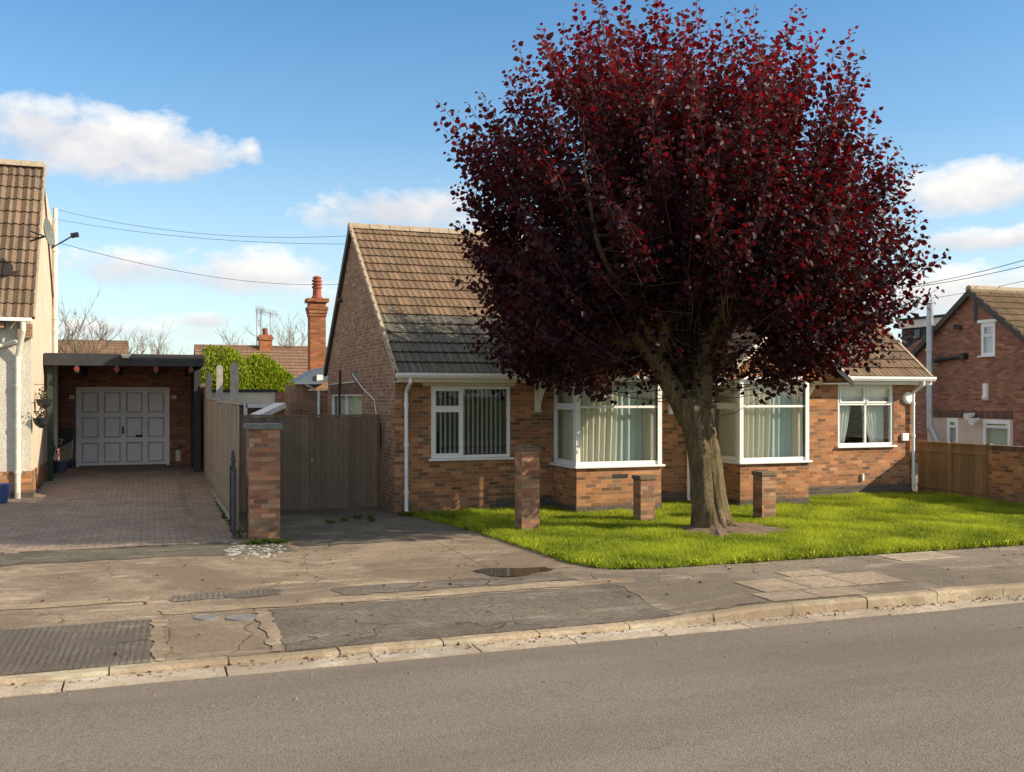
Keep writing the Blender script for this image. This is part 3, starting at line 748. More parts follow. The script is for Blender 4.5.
# ================================================================== BUNGALOW
bg = thing('bungalow', (X0, Y0, 0), 'brown brick semi-detached bungalow with bay windows and brown tiled roof behind the red tree', 'house')
w1a, w1b = PY(431, 386, Y0), PY(510.5, 457, Y0); w4a, w4b = PY(838, 384, Y0), PY(893.5, 445, Y0)
H1 = (w1a.x, w1b.x, w1b.z, w1a.z); H4 = (w4a.x, w4b.x, w4b.z, w4a.z)
B1 = (7.10, 8.78); B2 = (10.45, 11.98); BZ0, BZ1 = .86, 2.41
mb = MB(); wall_y(mb, Y0, X0, X1, .0, 2.62, .3, [H1, H4, (B1[0]+.1, B1[1]-.1, BZ0, BZ1), (B2[0]+.1, B2[1]-.1, BZ0, BZ1)])
mb.build('front_wall', M['brick'], bg)
# gable end walls: pentagon, side window hole handled by splitting
YM = (Y0+YBK)/2
def gable(x, th, zr, name, mat, hole=None):
    mb = MB(); ya, yb = Y0+.302, YBK; ze = 2.50; ym = YR
    sl = (zr-ze)/(ym-Y0)
    wall = MB(); wall_y(wall, x, Y0+.0015 if False else Y0+.301, YBK, 0, ze, th, [hole] if hole else []); swap(wall); mb.v += wall.v; mb.f += wall.f
    i = len(mb.v)
    tri = [(x, Y0+.301, ze), (x, YBK, ze), (x, YBK, 2.85), (x, ym, zr-.03), (x, Y0+.301, ze+.301*sl-.03)]
    mb.prism(tri, (th, 0, 0)); return mb.build(name, mat, bg)
hw = (PX(362, 394, X0), PX(331, 417, X0))
HS = (hw[0].y, hw[1].y, 1.2, hw[0].z)
gable(X0, .3, ZR-.02, 'gable_wall', M['brick_side'], HS)
gable(X1-.3, .3, ZR-.02, 'gable_wall', M['brick_side'])
mb = MB(); mb.box(X0, X0+.3, Y0+.001, Y0+.3, 2.50, 2.70); 
mb = MB(); mb.face([(X0-.001, Y0-.001, 0), (X0-.001, Y0+.3, 0), (X0-.001, Y0+.3, 2.55), (X0-.001, Y0-.001, 2.55)]); mb.prism([(X0-.002, Y0, 2.5), (X0-.002, Y0+.32, 2.5), (X0-.002, Y0+.32, 2.72)], (.2, 0, 0))
mb.build('corner_wall', M['brick_side'], bg)
mb = MB(); mb.box(X0+.3, X1-.3, YBK-.3, YBK, 0, 2.6); mb.build('back_wall', M['brick_side'], bg)
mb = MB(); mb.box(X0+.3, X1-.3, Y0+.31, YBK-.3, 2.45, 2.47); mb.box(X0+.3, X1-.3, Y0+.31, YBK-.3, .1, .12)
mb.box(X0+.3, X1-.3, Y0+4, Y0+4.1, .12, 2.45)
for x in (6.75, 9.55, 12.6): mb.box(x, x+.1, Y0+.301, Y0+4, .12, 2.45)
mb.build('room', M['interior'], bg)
# plinth of dark engineering brick
mb = MB()
for a, b in ((X0+1.9, B1[0]), (B1[1], B2[0]), (B2[1], X1)): mb.box(a, b, Y0-.012, Y0+.05, 0, .225)
for B in (B1, B2): mb.box(B[0]-.012, B[1]+.012, YB-.012, Y0-.013, 0, .15)
mb.build('plinth', M['brick_blue'], bg)
mb = MB(); mb.box(B1[1]+.1, X1+.1, Y0-.45, Y0-.013, 0, .03); mb.build('concrete_skirt', M['forecourt'], bg)
# bays
for k, B in enumerate((B1, B2)):
    mb = MB(); mb.box(B[0], B[1], YB, Y0-.001, 0, BZ0-.042)
    bb = mb.build('bay_base', M['brick'], bg)
    fr = window(bg, 'Y', YB, B[0]+.0, B[1], BZ0, BZ1, [(0, 1, 0, .69, False), (0, 1, .69, 1, False)], name='bay_window', fw=.07)
    window(bg, 'X', B[0], YB+.092, Y0, BZ0, BZ1, [(0, 1, 0, .69, True), (0, 1, .69, 1, True)], sill=False, name='bay_window', fw=.05)
    window(bg, 'XR', B[1], YB+.092, Y0, BZ0, BZ1, [(0, 1, 0, .69, True), (0, 1, .69, 1, True)], sill=False, name='bay_window', fw=.05)
    [MB().box(q-.07, q+.07, YB+.101, Y0, BZ0-.04, BZ0-.001).build('sill', M['white'], fr, bevel=.006) for q in (B[0], B[1])]
    [MB().box(q, q+.082, YB-.006, YB+.075, BZ0, BZ1).build('corner_post', M['white'], fr) for q in (B[0]-.012, B[1]-.07)]
    W = B[1]-B[0]
    cm = 'curtain'
    curtain(fr, 'Y', YB, (B[0]+.1, B[0]+W*.53, B[0]+.1, B[0]+W*.5, BZ0+.03, BZ1-.02), 'curtain', wl=.12, amp=.03, w=.2)
    curtain(fr, 'Y', YB, (B[0]+W*.5, B[0]+W*.86, B[0]+W*.48, B[0]+W*.87, BZ0+.03, BZ1-.02), 'curtain_blue', wl=.13, amp=.022, w=.26)
    curtain(fr, 'Y', YB, (B[0]+W*.84, B[1]-.1, B[0]+W*.85, B[1]-.1, BZ0+.03, BZ1-.02), 'curtain', wl=.12, amp=.03, w=.2)
    curtain(fr, 'X', B[0], (YB+.15, Y0+.2, YB+.15, Y0+.2, BZ0+.03, BZ1-.02), 'curtain', wl=.13, amp=.025, w=.19)
    curtain(fr, 'XR', B[1], (YB+.15, Y0+.2, YB+.15, Y0+.2, BZ0+.03, BZ1-.02), 'curtain', wl=.13, amp=.025, w=.19)
    tp = MB(); tp.box(B[0]-.0, B[1]+.0, YB, Y0+.29, BZ1+.002, BZ1+.03); tp.build('bay_ceiling', M['white'], fr)
    # brick air vent
    vx = B[0]+W*.42 if k == 0 else B[0]+W*.2
    vb = MB(); vb.box(vx, vx+.3, YB-.006, YB+.01, .63, .7); v = vb.build('air_brick', M['black'], bg)
# cross gables over the bays
GA = ((6.47, 9.39), (9.86, 12.90)); YG = YB-.16
main_sl = (ZR-ZE)/(YR-(Y0-.3))
for (ga, gb) in GA:
    zf = 2.36 if ga < 9 else 2.37; zpk = zf+.39+(gb-ga)/2*.76-.35; xm = (ga+gb)/2
    depth = (zpk-ZE)/main_sl+.3+Y0-YG+.6
    # tile-hung face
    mb = MB(); hgt = zpk-zf-.1
    nc = 9
    for c in range(nc):
        za, zb = BZ1+.02+hgt*c/nc, BZ1+.02+hgt*(c+1)/nc
        half = lambda z: max(.02, (zpk-.12-z)/((zpk-zf)/((gb-ga)/2)))
        ha, hb = min(half(za), (gb-ga)/2), min(half(zb), (gb-ga)/2)
        n = max(1, int(2*ha/.17))
        mb.face([(xm-ha, YG+.14, za), (xm+ha, YG+.14, za), (xm+hb, YG+.165, zb), (xm-hb, YG+.165, zb)], [(0, c+.05), (2*ha/.17, c+.05), (2*ha/.17-.5, c+.98), (.5, c+.98)])
        mb.face([(xm-ha, YG+.165, za), (xm+ha, YG+.165, za), (xm+ha, YG+.14, za), (xm-ha, YG+.14, za)], [(0, c)]*4)
    mb.build('hung_tile_face', M['tile_hung'], bg)
    sf = MB(); sf.box(ga+.12, gb-.12, YG+.16, Y0-.001, BZ1+.035, BZ1+.05); sf.build('soffit', M['cream'], bg)
    for sgn in (-1, 1):
        xa = ga if sgn < 0 else gb
        run = math.hypot(xm-xa, zpk-zf); V = Vector((xm-xa, 0, zpk-zf))
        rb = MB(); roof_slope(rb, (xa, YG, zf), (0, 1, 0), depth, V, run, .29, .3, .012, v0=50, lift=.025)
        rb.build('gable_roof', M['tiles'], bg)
        bd = MB(); bd.prism([(xa, YG-.012, zf-.09), (xm, YG-.012, zpk-.1), (xm, YG-.012, zpk+.015), (xa, YG-.012, zf+.02)], (0, .03, 0))
        bd.build('bargeboard', M['white_paint'] if sgn < 0 else M['dark_board'], bg)
        tr = MB(); tr.prism([(xa, YG-.016, zf+.021), (xm, YG-.016, zpk+.016), (xm, YG-.016, zpk+.05), (xa, YG-.016, zf+.055)], (0, .12, 0)); tr.build('verge_trim', M['white_paint'], bg)
    rt = MB(); rt.tube([(xm, YG, zpk+.03), (xm, YG+depth*.9, zpk+.03)], .09, 10); rt.build('ridge_tiles', M['tiles'], bg)
    fs = MB(); fs.box(B1[0] if ga < 9 else B2[0], B1[1] if ga < 9 else B2[1], YB-.05, YB-.012, BZ1+.002, BZ1+.06); fs.build('fascia', M['white'], bg)
# gallows brackets on the wall under the gable feet
for bx in (6.78, 9.22, 10.1, 12.62):
    mb = MB(); zt = 2.40
    mb.box(bx-.05, bx+.05, Y0-.09, Y0-.001, 1.84, zt)
    arc = [(Y0-.09-.0, 1.93), (Y0-.14, 2.02), (Y0-.22, 2.14), (Y0-.33, 2.25), (Y0-.46, 2.33)]
    for (y0_, z0_), (y1_, z1_) in zip(arc, arc[1:]): mb.bar((bx, y0_, z0_), (bx, y1_, z1_), .07, .07)
    mb.box(bx-.05, bx+.05, Y0-.62, Y0-.09, zt-.07, zt); mb.box(bx-.06, bx+.06, Y0-.11, Y0-.001, 1.80, 1.84)
    mb.build('bracket', M['white_paint'], bg, bevel=.006)
# main roof
ye = Y0-.32; O = (X0-.07, ye, ZE+.03); V = Vector((0, YR-ye, ZR-ZE-.03)); Lr = X1-X0+.07+.2
sl_ = V.length
mb = MB()
# skip nothing: cross gables rise above the main slope
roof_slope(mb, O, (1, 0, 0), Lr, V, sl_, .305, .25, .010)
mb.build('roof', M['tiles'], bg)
ZRE = 2.72; YRE = 24.45
O2 = (X0-.07, YRE, ZRE); mb = MB(); V3 = Vector((0, YR-YRE, ZR-ZRE)); roof_slope(mb, O2, (1, 0, 0), Lr, V3, V3.length, .335, .3, .014); mb.build('rear_roof', M['tiles'], bg)
mb = MB(); x = X0-.08
while x < X1+.15:
    w = .44; a = [(x, YR-.14, ZR-.055), (x, YR-.1, ZR+.03), (x, YR, ZR+.075), (x, YR+.1, ZR+.03), (x, YR+.14, ZR-.055)]
    mb.prism(a, (w-.015, 0, 0)); x += w
mb.build('ridge_tiles', M['mortar'], bg)
# underside deck keeps light out
mb = MB(); mb.prism([(X0+.0, ye+.05, ZE-.02), (X0+.0, YR, ZR-.06), (X0+.0, YRE-.05, ZRE-.06), (X0, YR, ZR-.12)], (X1-X0, 0, 0)); mb.build('roof_deck', M['interior'], bg)
# verges: mortar line front, dark board rear
sv = V.normalized(); Nv = Vector((0, -sv.z, sv.y))
for x in (X0-.075, X1+.135):
    a = Vector((x, ye, ZE+.03)); b = Vector((x, YR, ZR))
    m2 = MB(); m2.prism([a-Nv*.05, b-Nv*.05, b+Nv*.03, a+Nv*.03], (.06, 0, 0)); m2.build('verge', M['mortar'], bg)
    a = Vector((x, YRE, ZRE)); m2 = MB(); m2.prism([a-Vector((0, .0, .14)), b-Vector((0, 0, .16)), b+Vector((0, 0, .06)), a+Vector((0, 0, .06))], (.09, 0, 0)); m2.build('verge', M['verge'], bg)
# gutter and fascia, three runs between the gables
for a, b in ((X0-.06, GA[0][0]), (GA[1][1]-.12, X1+.2)):
    mb = MB(); prof = [(ye-.1, ZE+.035), (ye-.1, ZE-.01), (ye-.07, ZE-.055), (ye-.02, ZE-.06), (ye+.01, ZE-.01), (ye+.01, ZE+.035), (ye-.005, ZE+.035), (ye-.01, ZE-.005), (ye-.03, ZE-.04), (ye-.06, ZE-.04), (ye-.085, ZE-.005), (ye-.088, ZE+.035)]
    mb.prism([(a, y, z) for y, z in prof], (b-a, 0, 0)); mb.build('gutter', M['white'], bg)
    mb = MB(); mb.box(a+.03, b-.02, ye+.012, ye+.04, ZE-.13, ZE+.02); mb.box(a+.03, b-.02, ye+.04, Y0-.001, ZE-.13, ZE-.115)
    mb.build('fascia', M['white_paint'] if a > 10 else M['cream'], bg)
mb = MB(); mb.box(w1a.x-.16, w1b.x+.08, Y0-.05, Y0-.002, w1a.z+.004, ZE-.135); mb.build('lintel_board', M['cream'], bg)
def downpipe(x, zt, zb, yw=Y0, root=bg, offs=.25, r=.034, swan=True, mat='white'):
    pts = [(x, yw-.36, zt), (x, yw-.36, zt-.1), (x, yw-.07, zt-.26), (x, yw-.06, zt-.35), (x, yw-.06, zb+.05), (x, yw-.12, zb)] if swan else [(x, yw-.06, zt), (x, yw-.06, zb+.05), (x, yw-.1, zb)]
    return pipe_run(root, 'downpipe', pts, r, mat, [(x, yw-.06, z) for z in (zb+.35, (zb+zt)/2, zt-.5)])
downpipe(PY(405.5, 400, Y0).x, ZE-.03, .05); downpipe(X1-.1, ZE-.03, .05); downpipe(PY(687, 480, Y0).x, 2.3, .05, swan=False)
# ordinary windows
fr = window(bg, 'Y', Y0+.0, H1[0], H1[1], H1[2], H1[3], [(0, .38, 0, .7, True), (0, .38, .7, 1, True), (.38, 1, 0, 1, False)], name='window')
mb = MB(); x = H1[0]+.06
while x < H1[1]-.08:
    c, s_ = math.cos(R(38)), math.sin(R(38)); mb.prism([(x-.027*c, Y0+.2-.027*s_, H1[2]+.06), (x+.027*c, Y0+.2+.027*s_, H1[2]+.06), (x+.027*c, Y0+.203+.027*s_, H1[2]+.06), (x-.027*c, Y0+.203-.027*s_, H1[2]+.06)], (0, 0, H1[3]-H1[2]-.12)); x += .088
mb.build('vertical_blind', M['blind'], fr)
fr = window(bg, 'Y', Y0, H4[0], H4[1], H4[2], H4[3], [(0, .5, 0, .69, False), (.5, 1, 0, .69, False), (0, .5, .69, 1, True), (.5, 1, .69, 1, True)], name='window')
W = H4[1]-H4[0]; a = H4[0]
curtain(fr, 'Y', Y0, (a+.05, a+W*.36, a+.05, a+W*.22, H4[2]+.05, H4[3]-.05), 'net', wl=.09, amp=.014, w=.2)
curtain(fr, 'Y', Y0, (a+W*.5, a+W*.95, a+W*.68, a+W*.95, H4[2]+.05, H4[3]-.05), 'net', wl=.09, amp=.014, w=.2)
curtain(fr, 'Y', Y0, (a+.05, a+W*.95, a+.05, a+W*.95, H4[3]-.42, H4[3]-.04), 'net', wl=.08, amp=.01, w=.17, name='pelmet')
fr = window(bg, 'X', X0, HS[0], HS[1], HS[2], HS[3], [(0, .52, 0, 1, False), (.52, 1, 0, 1, False)], name='window', fw=.04)
mb = MB(); mb.box(X0+.13, X0+.14, HS[0]+.01, HS[1]-.01, HS[2]+.02, HS[3]-.02); mb.build('reflection_panel', M['net'], fr)  # white panel stands in for the bright reflection in this window
mb = MB(); mb.box(X0-.004, X0+.02, HS[0]-.1, HS[1]+.1, HS[3]+.002, HS[3]+.235); mb.build('lintel', M['brick_soldier'], bg, uvrot=False)
# alarm, meter box, lights, bird's-nest fittings
c = PY(907, 398, Y0); mb = MB(); mb.tube([(c.x, Y0-.05, c.z), (c.x, Y0-.001, c.z)], .13, 20); mb.tube([(c.x, Y0-.075, c.z), (c.x, Y0-.05, c.z)], [.09, .13], 20); mb.build('alarm_box', M['white'], bg)
c = PY(904, 437, Y0); mb = MB(); mb.box(c.x-.085, c.x+.085, Y0-.06, Y0-.001, c.z-.08, c.z+.08); mb.build('junction_box', M['white'], bg, bevel=.01)
c = PY(862, 477, Y0); mb = MB(); mb.box(c.x-.02, c.x+.02, Y0-.05, Y0-.001, c.z-.07, c.z+.07); mb.build('tap_cover', M['white'], bg)
c = PY(671, 408, Y0); mb = MB(); mb.box(c.x-.07, c.x+.05, Y0-.12, Y0-.001, c.z-.12, c.z+.1); mb.build('meter_box', M['white'], bg, bevel=.01)
c = PX(379, 433, X0); mb = MB(); mb.box(X0-.11, X0-.001, c.y-.17, c.y+.17, c.z-.2, c.z+.16); mb.prism([(X0-.13, c.y-.19, c.z+.161), (X0-.001, c.y-.19, c.z+.161), (X0-.001, c.y-.19, c.z+.21)], (0, .38, 0)); mb.build('letter_box', M['black'], bg, bevel=.006)
c = PX(342, 301, X0); mb = MB(); mb.tube([(X0-.12, c.y, c.z-.03), (X0-.001, c.y, c.z+.03)], [.035, .06], 10); mb.build('wall_light', M['black'], bg)
# pipes and cables on the gable
c = PX(342, 370, X0); d_ = PX(342, 418, X0)
pipe_run(bg, 'waste_pipe', [(X0-.05, c.y, c.z), (X0-.05, c.y, c.z-.3), (X0-.05, c.y+.06, c.z-.42), (X0-.05, c.y-.02, d_.z-.5)], .028, 'black')
a, b, e_ = PX(353, 374, X0), PX(375, 400, X0), PX(377, 416, X0); 
pipe_run(bg, 'wall_cable', [(X0-.012, p.y, p.z) for p in (a, PX(363, 388, X0), b, e_)], .011, 'white_paint')
a, b = PX(326, 385, X0), PX(355, 382, X0); pipe_run(bg, 'wall_cable', [(X0-.012, a.y, a.z), (X0-.012, b.y, b.z)], .011, 'white_paint')
c = PX(355, 378, X0); mb = MB(); mb.box(X0-.004, X0+.01, c.y-.22, c.y+.2, c.z-.11, c.z+.14); mb.build('blocked_vent', M['cap'], bg)
# rear extension with chimney
YE = 25.0
ea, eb = PY(298, 383, YE), PY(326, 380, YE); zg = ea.z
mb = MB(); mb.box(PY(303, 384, YE).x, X0+.29, YE, YE+3.5, 0, zg-.02); mb.build('extension_wall', M['brick_side'], bg)
mb = MB(); mb.prism([(ea.x-.05, YE-.2, zg+.04), (X0+.1, YE-.2, zg+.04), (X0+.1, YE-.2, zg+.42), (X0-.15, YE-.2, zg+.34)], (0, 1.6, 0)); mb.build('extension_roof', M['lead'], bg)
mb = MB(); mb.box(ea.x-.1, X0-.12, YE-.28, YE-.201, zg-.03, zg+.035); mb.build('extension_gutter', M['white'], bg)
mb = MB(); mb.box(X0-.19, X0-.04, YE-.26, YE-.2, zg-.02, zg+.2); mb.build('extension_fascia', M['white'], bg)
pipe_run(bg, 'downpipe', [(X0-.45, YE-.24, zg-.04), (X0-.12, YE-.1, zg-.22), (X0-.12, YE-.1, 0)], .035, 'white')
YC = 28.0; ca, cb = PY(308, 298, YC), PY(328, 298, YC); w = cb.x-ca.x; zc0, zc1 = 1.8, ca.z
mb = MB(); mb.box(ca.x+.06, cb.x-.06, YC, YC+w-.1, zc0, zc1-.5)
for k in range(3): o_ = .02*(k+1); mb.box(ca.x+.06-o_, cb.x-.06+o_, YC-o_, YC+w-.1+o_, zc1-.5+k*.09, zc1-.5+(k+1)*.09)
mb.box(ca.x+.05, cb.x-.05, YC-.01, YC+w-.09, zc1-.23, zc1-.1)
mb.box(ca.x-.02, cb.x+.02, YC-.08, YC+w-.02, zc1-.1, zc1)
chm = mb.build('chimney', M['brick_chimney'], bg)
pc = ((ca.x+cb.x)/2, YC+w/2-.1, zc1); r0 = .135
mb = MB(); prof = [(r0+.02, -.01), (r0+.02, .05), (r0-.01, .08), (r0-.02, .3)]
for k in range(3): z = .3+k*.09; prof += [(r0+.01, z), (r0+.01, z+.045), (r0-.03, z+.05), (r0-.03, z+.085)]
prof += [(r0+.0, .58), (r0-.05, .63), (.05, .64)]
mb.lathe(pc, prof, 16); mb.build('chimney_pot', M['terracotta'], chm)

# ================================================================== LEFT HOUSE
XL = -2.17
lh = thing('side_house', (XL, 21.7, 0), 'cream rendered house at the left edge with a steep grey-brown tiled roof and a dish', 'house')
YLF = PX(31, 502, XL).y
eL = PY(33, 318, YLF-.25); XLr = eL.x; rL = PX(44.5, 166, XLr)
zeL = eL.z; yeL = eL.y; 
yR_, zR_ = rL.y, rL.z
pb = PX(53, 350, XL)
yb_ = pb.y
XW = -12
mb = MB(); wall_y(mb, YLF, XW, XL-.001, .62, zeL, .3, [(XW+1, PY(-14, 400, YLF).x, 1.0, zeL-.5)]); mb.build('front_wall', M['pebble'], lh)
mb = MB(); 
mb.prism([(XL, YLF+.301 if False else YLF, .62), (XL, yb_, .62), (XL, yb_, zR_-(yb_-yR_)*.3), (XL, yR_, zR_-.12), (XL, YLF, zeL+.1)], (-.3, 0, 0)); mb.v = [(x, y if abs(y-YLF) > 1e-6 or x > XL-.01 else y+.301, z) for x, y, z in mb.v]
mb.build('gable_wall', M['render_cream'], lh)
mb = MB(); mb.box(XW, XL+.02, YLF-.02, YLF+.28, 0, .62); mb.box(XL-.28, XL+.02, YLF+.28, yb_, 0, .62); mb.build('plinth', M['brick'], lh)
mb = MB(); mb.box(XW, XL+.03, YLF-.03, YLF+.25, 0, .22); mb.box(XL-.25, XL+.03, YLF+.25, yb_-.01, 0, .22); mb.build('plinth_base', M['brick_blue'], lh)
V = Vector((0, yR_-yeL+.0, zR_-zeL)); mb = MB(); nT = round((XLr-XW)/.31); roof_slope(mb, (XLr-nT*.31, yeL, zeL), (1, 0, 0), nT*.31, V, V.length, .34, .31, .02, per=8); mb.build('roof', M['tiles_left'], lh)
V2 = Vector((0, -(yR_-yeL), zR_-zeL)); mb = MB(); mb.face([(XW, yR_, zR_), (XLr-.02, yR_, zR_-.02), (XLr-.02, 2*yR_-yeL+1, zeL), (XW, 2*yR_-yeL+1, zeL)]); mb.build('rear_roof', M['tiles_left'], lh)
mb = MB(); x = XLr-.44*24
while x < XLr-.1: mb.prism([(x, yR_-.13, zR_-.05), (x, yR_, zR_+.09), (x, yR_+.13, zR_-.05)], (.43, 0, 0)); x += .44
mb.build('ridge_tiles', M['mortar'], lh)
a = Vector((XLr-.02, yeL, zeL)); b = Vector((XLr-.02, yR_, zR_)); mb = MB(); mb.prism([a+Vector((0, .08, -.02)), b+Vector((0, .08, -.05)), b+Vector((0, 0, .04)), a+Vector((0, 0, .03))], (.05, 0, 0)); mb.build('verge', M['mortar'], lh)
mb = MB(); mb.box(XW, XLr-.02, yeL-.1, yeL-.0, zeL-.07, zeL-.0); mb.build('gutter', M['white'], lh)
mb = MB(); mb.box(XW, XL-.45, yeL+.0, YLF-.01, zeL-.2, zeL-.1); mb.box(XL-.22, XL+.03, yeL+.1, YLF-.001, zeL-.38, zeL-.11); mb.build('soffit', M['brick_side'], lh)
px_ = PY(18, 400, YLF).x
pipe_run(lh, 'downpipe', [(px_+.12, yeL-.05, zeL-.08), (px_+.12, yeL-.05, zeL-.25), (px_, YLF-.07, zeL-.75), (px_, YLF-.06, .02)], .052, 'white_paint', [(px_, YLF-.06, z) for z in (.6, 1.5, 2.3)])
pipe_run(lh, 'downpipe', [(px_-1.4, YLF-.06, PY(0, 350, YLF).z-.25), (px_, YLF-.06, PY(15, 341, YLF).z)], .05, 'white_paint')
# porch-like window area left (mostly out of frame)
fr = window(lh, 'Y', YLF, XW+1, PY(-14, 400, YLF).x, 1.0, zeL-.5, [(0, .5, 0, 1, False), (.5, 1, 0, 1, True)], name='window')
curtain(fr, 'Y', YLF, (XW+1.1, -3.6, XW+1.1, -3.6, 1.05, zeL-.55), 'net')
# soil pipe & dish
sp = PX(52, 300, XL)
pipe_run(lh, 'soil_pipe', [(XL+.07, sp.y, .1), (XL+.07, sp.y, PX(52, 208, XL).z)], .055, 'white_paint', [(XL+.07, sp.y, PX(52, y, XL).z) for y in (318, 330, 250)])
dc = PX(52, 234, XL+.4)
dish = MB(); dirn = Vector((.93, -.22, .18)).normalized(); sx_ = dirn.cross(Vector((0, 0, 1))).normalized(); up_ = sx_.cross(dirn)
nr, ns = 5, 20; i0 = 0; dc = Vector((XL+.28, dc.y, dc.z))
for k in range(nr+1):
    r = .3*k/nr
    for j in range(ns):
        a = 2*math.pi*j/ns; dish.v.append(tuple(dc+sx_*math.cos(a)*r*.92+up_*math.sin(a)*r+dirn*(r*r*.9)))
for k in range(nr):
    for j in range(ns): a = k*ns+j; b = k*ns+(j+1) % ns; dish.f.append((a, b, b+ns, a+ns))
ds = dish.build('satellite_dish', M['cap'], lh, smooth=True)
lnb = dc+dirn*.52-up_*.12
mb = MB(); mb.tube([dc-up_*.3+dirn*.05, lnb], .014, 6); mb.bar(lnb-dirn*.05, lnb+dirn*.09, .07, .09); mb.bar(lnb+sx_*.09, lnb-sx_*.09, .05, .05)
mb.tube([(XL, dc.y+.1, dc.z-.15), dc-dirn*.02-up_*.05], .02, 6); mb.tube([(XL, dc.y+.1, dc.z+.05), dc-dirn*.02-up_*.05], .015, 6); mb.build('dish_arm', M['black'], ds)
# wall lantern and hanging baskets beside the carport
for k, (px, py) in enumerate(((43, 399), (40, 418))):
    c = PX(px, py, XL+.16); y = c.y
    t = thing('hanging_basket', (XL+.16, y, c.z), ['upper dark planted basket fixed on the cream wall', 'lower dark planted basket fixed on the cream wall'][k], 'basket', 'planted baskets on the cream wall')
    mb = MB(); mb.lathe((XL+.18, y, c.z-.2), [(.03, 0), (.12, .08), (.16, .2)], 12); mb.tube([(XL, y, c.z+.3), (XL+.18, y, c.z+.3), (XL+.18, y, c.z)], .008, 5); mb.build('bowl', M['black'], t)
    n = 120; P = RNG.normal(size=(n, 3))*np.array([.06, .08, .07])+np.array([XL+.18, y, c.z+.06]); D = RNG.normal(size=(n, 3))+np.array([.3, 0, .3])
    leaves('foliage', P, D, RNG.uniform(.03, .06, n), M['dead_leaf'], t)

# ================================================================== CARPORT + GARAGE
cp = thing('carport', (XL, 24.15, 0), 'dark flat-roofed carport and garage with a white panelled door left of the fence', 'garage')
YF = 24.15
fl = PY(43, 352, YF); fr_ = PY(204, 354, YF); zt = 3.05; zb = 2.78
DY = GG(123, 466).y; zf0 = gz(DY)
print('DY', DY)
xa, xb = XL+.02, fr_.x
mb = MB(); mb.box(xa, xb, YF, YF+.04, zt-.27, zt); mb.box(xb-.04, xb, YF+.041, DY+.2, zt-.27, zt-.002); mb.build('fascia', M['dark_board'], cp)
mb = MB(); mb.box(xa, xb-.045, YF+.045, DY+6, zt-.06, zt-.01); mb.build('roof', M['dark_board'], cp)
for px in (77, 117, 156, 191):
    c = PY(px, 366, YF); mb = MB(); mb.box(c.x-.035, c.x+.035, YF-.1, DY-.01, zt-.43, zt-.271); j = mb.build('joist', M['dark_board'], cp)
    mb = MB(); mb.tube([(c.x, YF-.13, zt-.35), (c.x, YF-.101, zt-.35)], .058, 10); mb.build('joist_end', M['red_end'], j)
c = PY(126, 355, YF); mb = MB(); mb.box(c.x-.1, c.x+.1, YF-.16, YF-.001, c.z-.03, c.z+.02); mb.box(c.x-.07, c.x+.07, YF-.14, YF-.001, c.z-.07, c.z-.031); mb.build('floodlight', M['white_paint'], cp)
da, db = PY(76, 387, DY), PY(169.5, 387, DY); zd = da.z
mb = MB(); wall_y(mb, DY, xa, 1.05, 0, zt-.07, .22, [(da.x, db.x, -.01, zd)]); MB().box(1.05, 1.2, YF+1.2, DY+6, 0, zt-.07).build('sun_block_wall', M['dark_board'], cp); mb.box(XL-.02, XL+.12, yb_+.01, DY+6, 0, zt-.07); mb.build('wall', M['brick_red'], cp)  # dark side wall on the right added to block a sun streak
mb = MB(); mb.box(da.x, da.x+.07, DY-.01, DY+.1, zf0-.02, zd); mb.box(db.x-.07, db.x, DY-.01, DY+.1, zf0-.02, zd); mb.box(da.x+.07, db.x-.07, DY-.009, DY+.1, zd-.06, zd); mb.build('door_frame', M['garage_white'], cp)
dw = db.x-da.x-.14; d0 = da.x+.07
mk = MB(); mk.box(d0, d0+dw, DY+.10, DY+.13, zf0+.02, zd-.06); mb = MB()
zz0, zz1 = zf0+.03, zd-.07; cw = dw/4; chh = (zz1-zz0)/3
for i in range(5): xc = d0+i*cw; mb.box(max(d0, xc-.06), min(d0+dw, xc+.06), DY+.005, DY+.101, zz0, zz1)
for j in range(4):
    zc = zz0+j*chh
    for i in range(4): mb.box(d0+i*cw+.06, d0+(i+1)*cw-.06, DY+.008, DY+.101, max(zz0, zc-.06), min(zz1, zc+.06))
for i in range(4):
    for j in range(3): mb.box(d0+i*cw+.1, d0+(i+1)*cw-.1, DY+.03, DY+.101, zz0+j*chh+.1, zz0+(j+1)*chh-.1)
gd = mb.build('garage_door', M['garage_white'], cp); mk.build('door_shade_backing', M['groove'], gd)
c = PY(123, 430, DY); mb = MB(); mb.box(c.x-.025, c.x+.025, DY+.0, DY+.049, c.z-.09, c.z+.09); mb.tube([(c.x, DY-.05, c.z), (c.x, DY+.0, c.z)], .03, 8); mb.build('handle', M['black'], gd)
c = PY(140, 436, DY); mb = MB(); mb.box(c.x-.1, c.x+.08, DY+.01, DY+.029, c.z-.035, c.z+.035); mb.build('lock_plate', M['black'], gd)
for px in (48, 1.02):
    pass
mb = MB(); mb.box(xa+.05, xa+.16, YF+.2, YF+.31, 0, zt-.3); mb.build('post', M['dark_green'], cp)
for px in (72, 174):
    c = PY(px, 397, DY); mb = MB(); mb.box(c.x-.06, c.x+.06, DY-.09, DY-.001, c.z-.05, c.z+.05); mb.build('wall_lamp', M['white_paint'], cp)
c = PY(178, 458, DY); mb = MB(); mb.box(c.x-.06, c.x+.06, DY-.05, DY-.001, zf0+.1, zf0+.38); mb.build('meter_cover', M['white_paint'], cp)
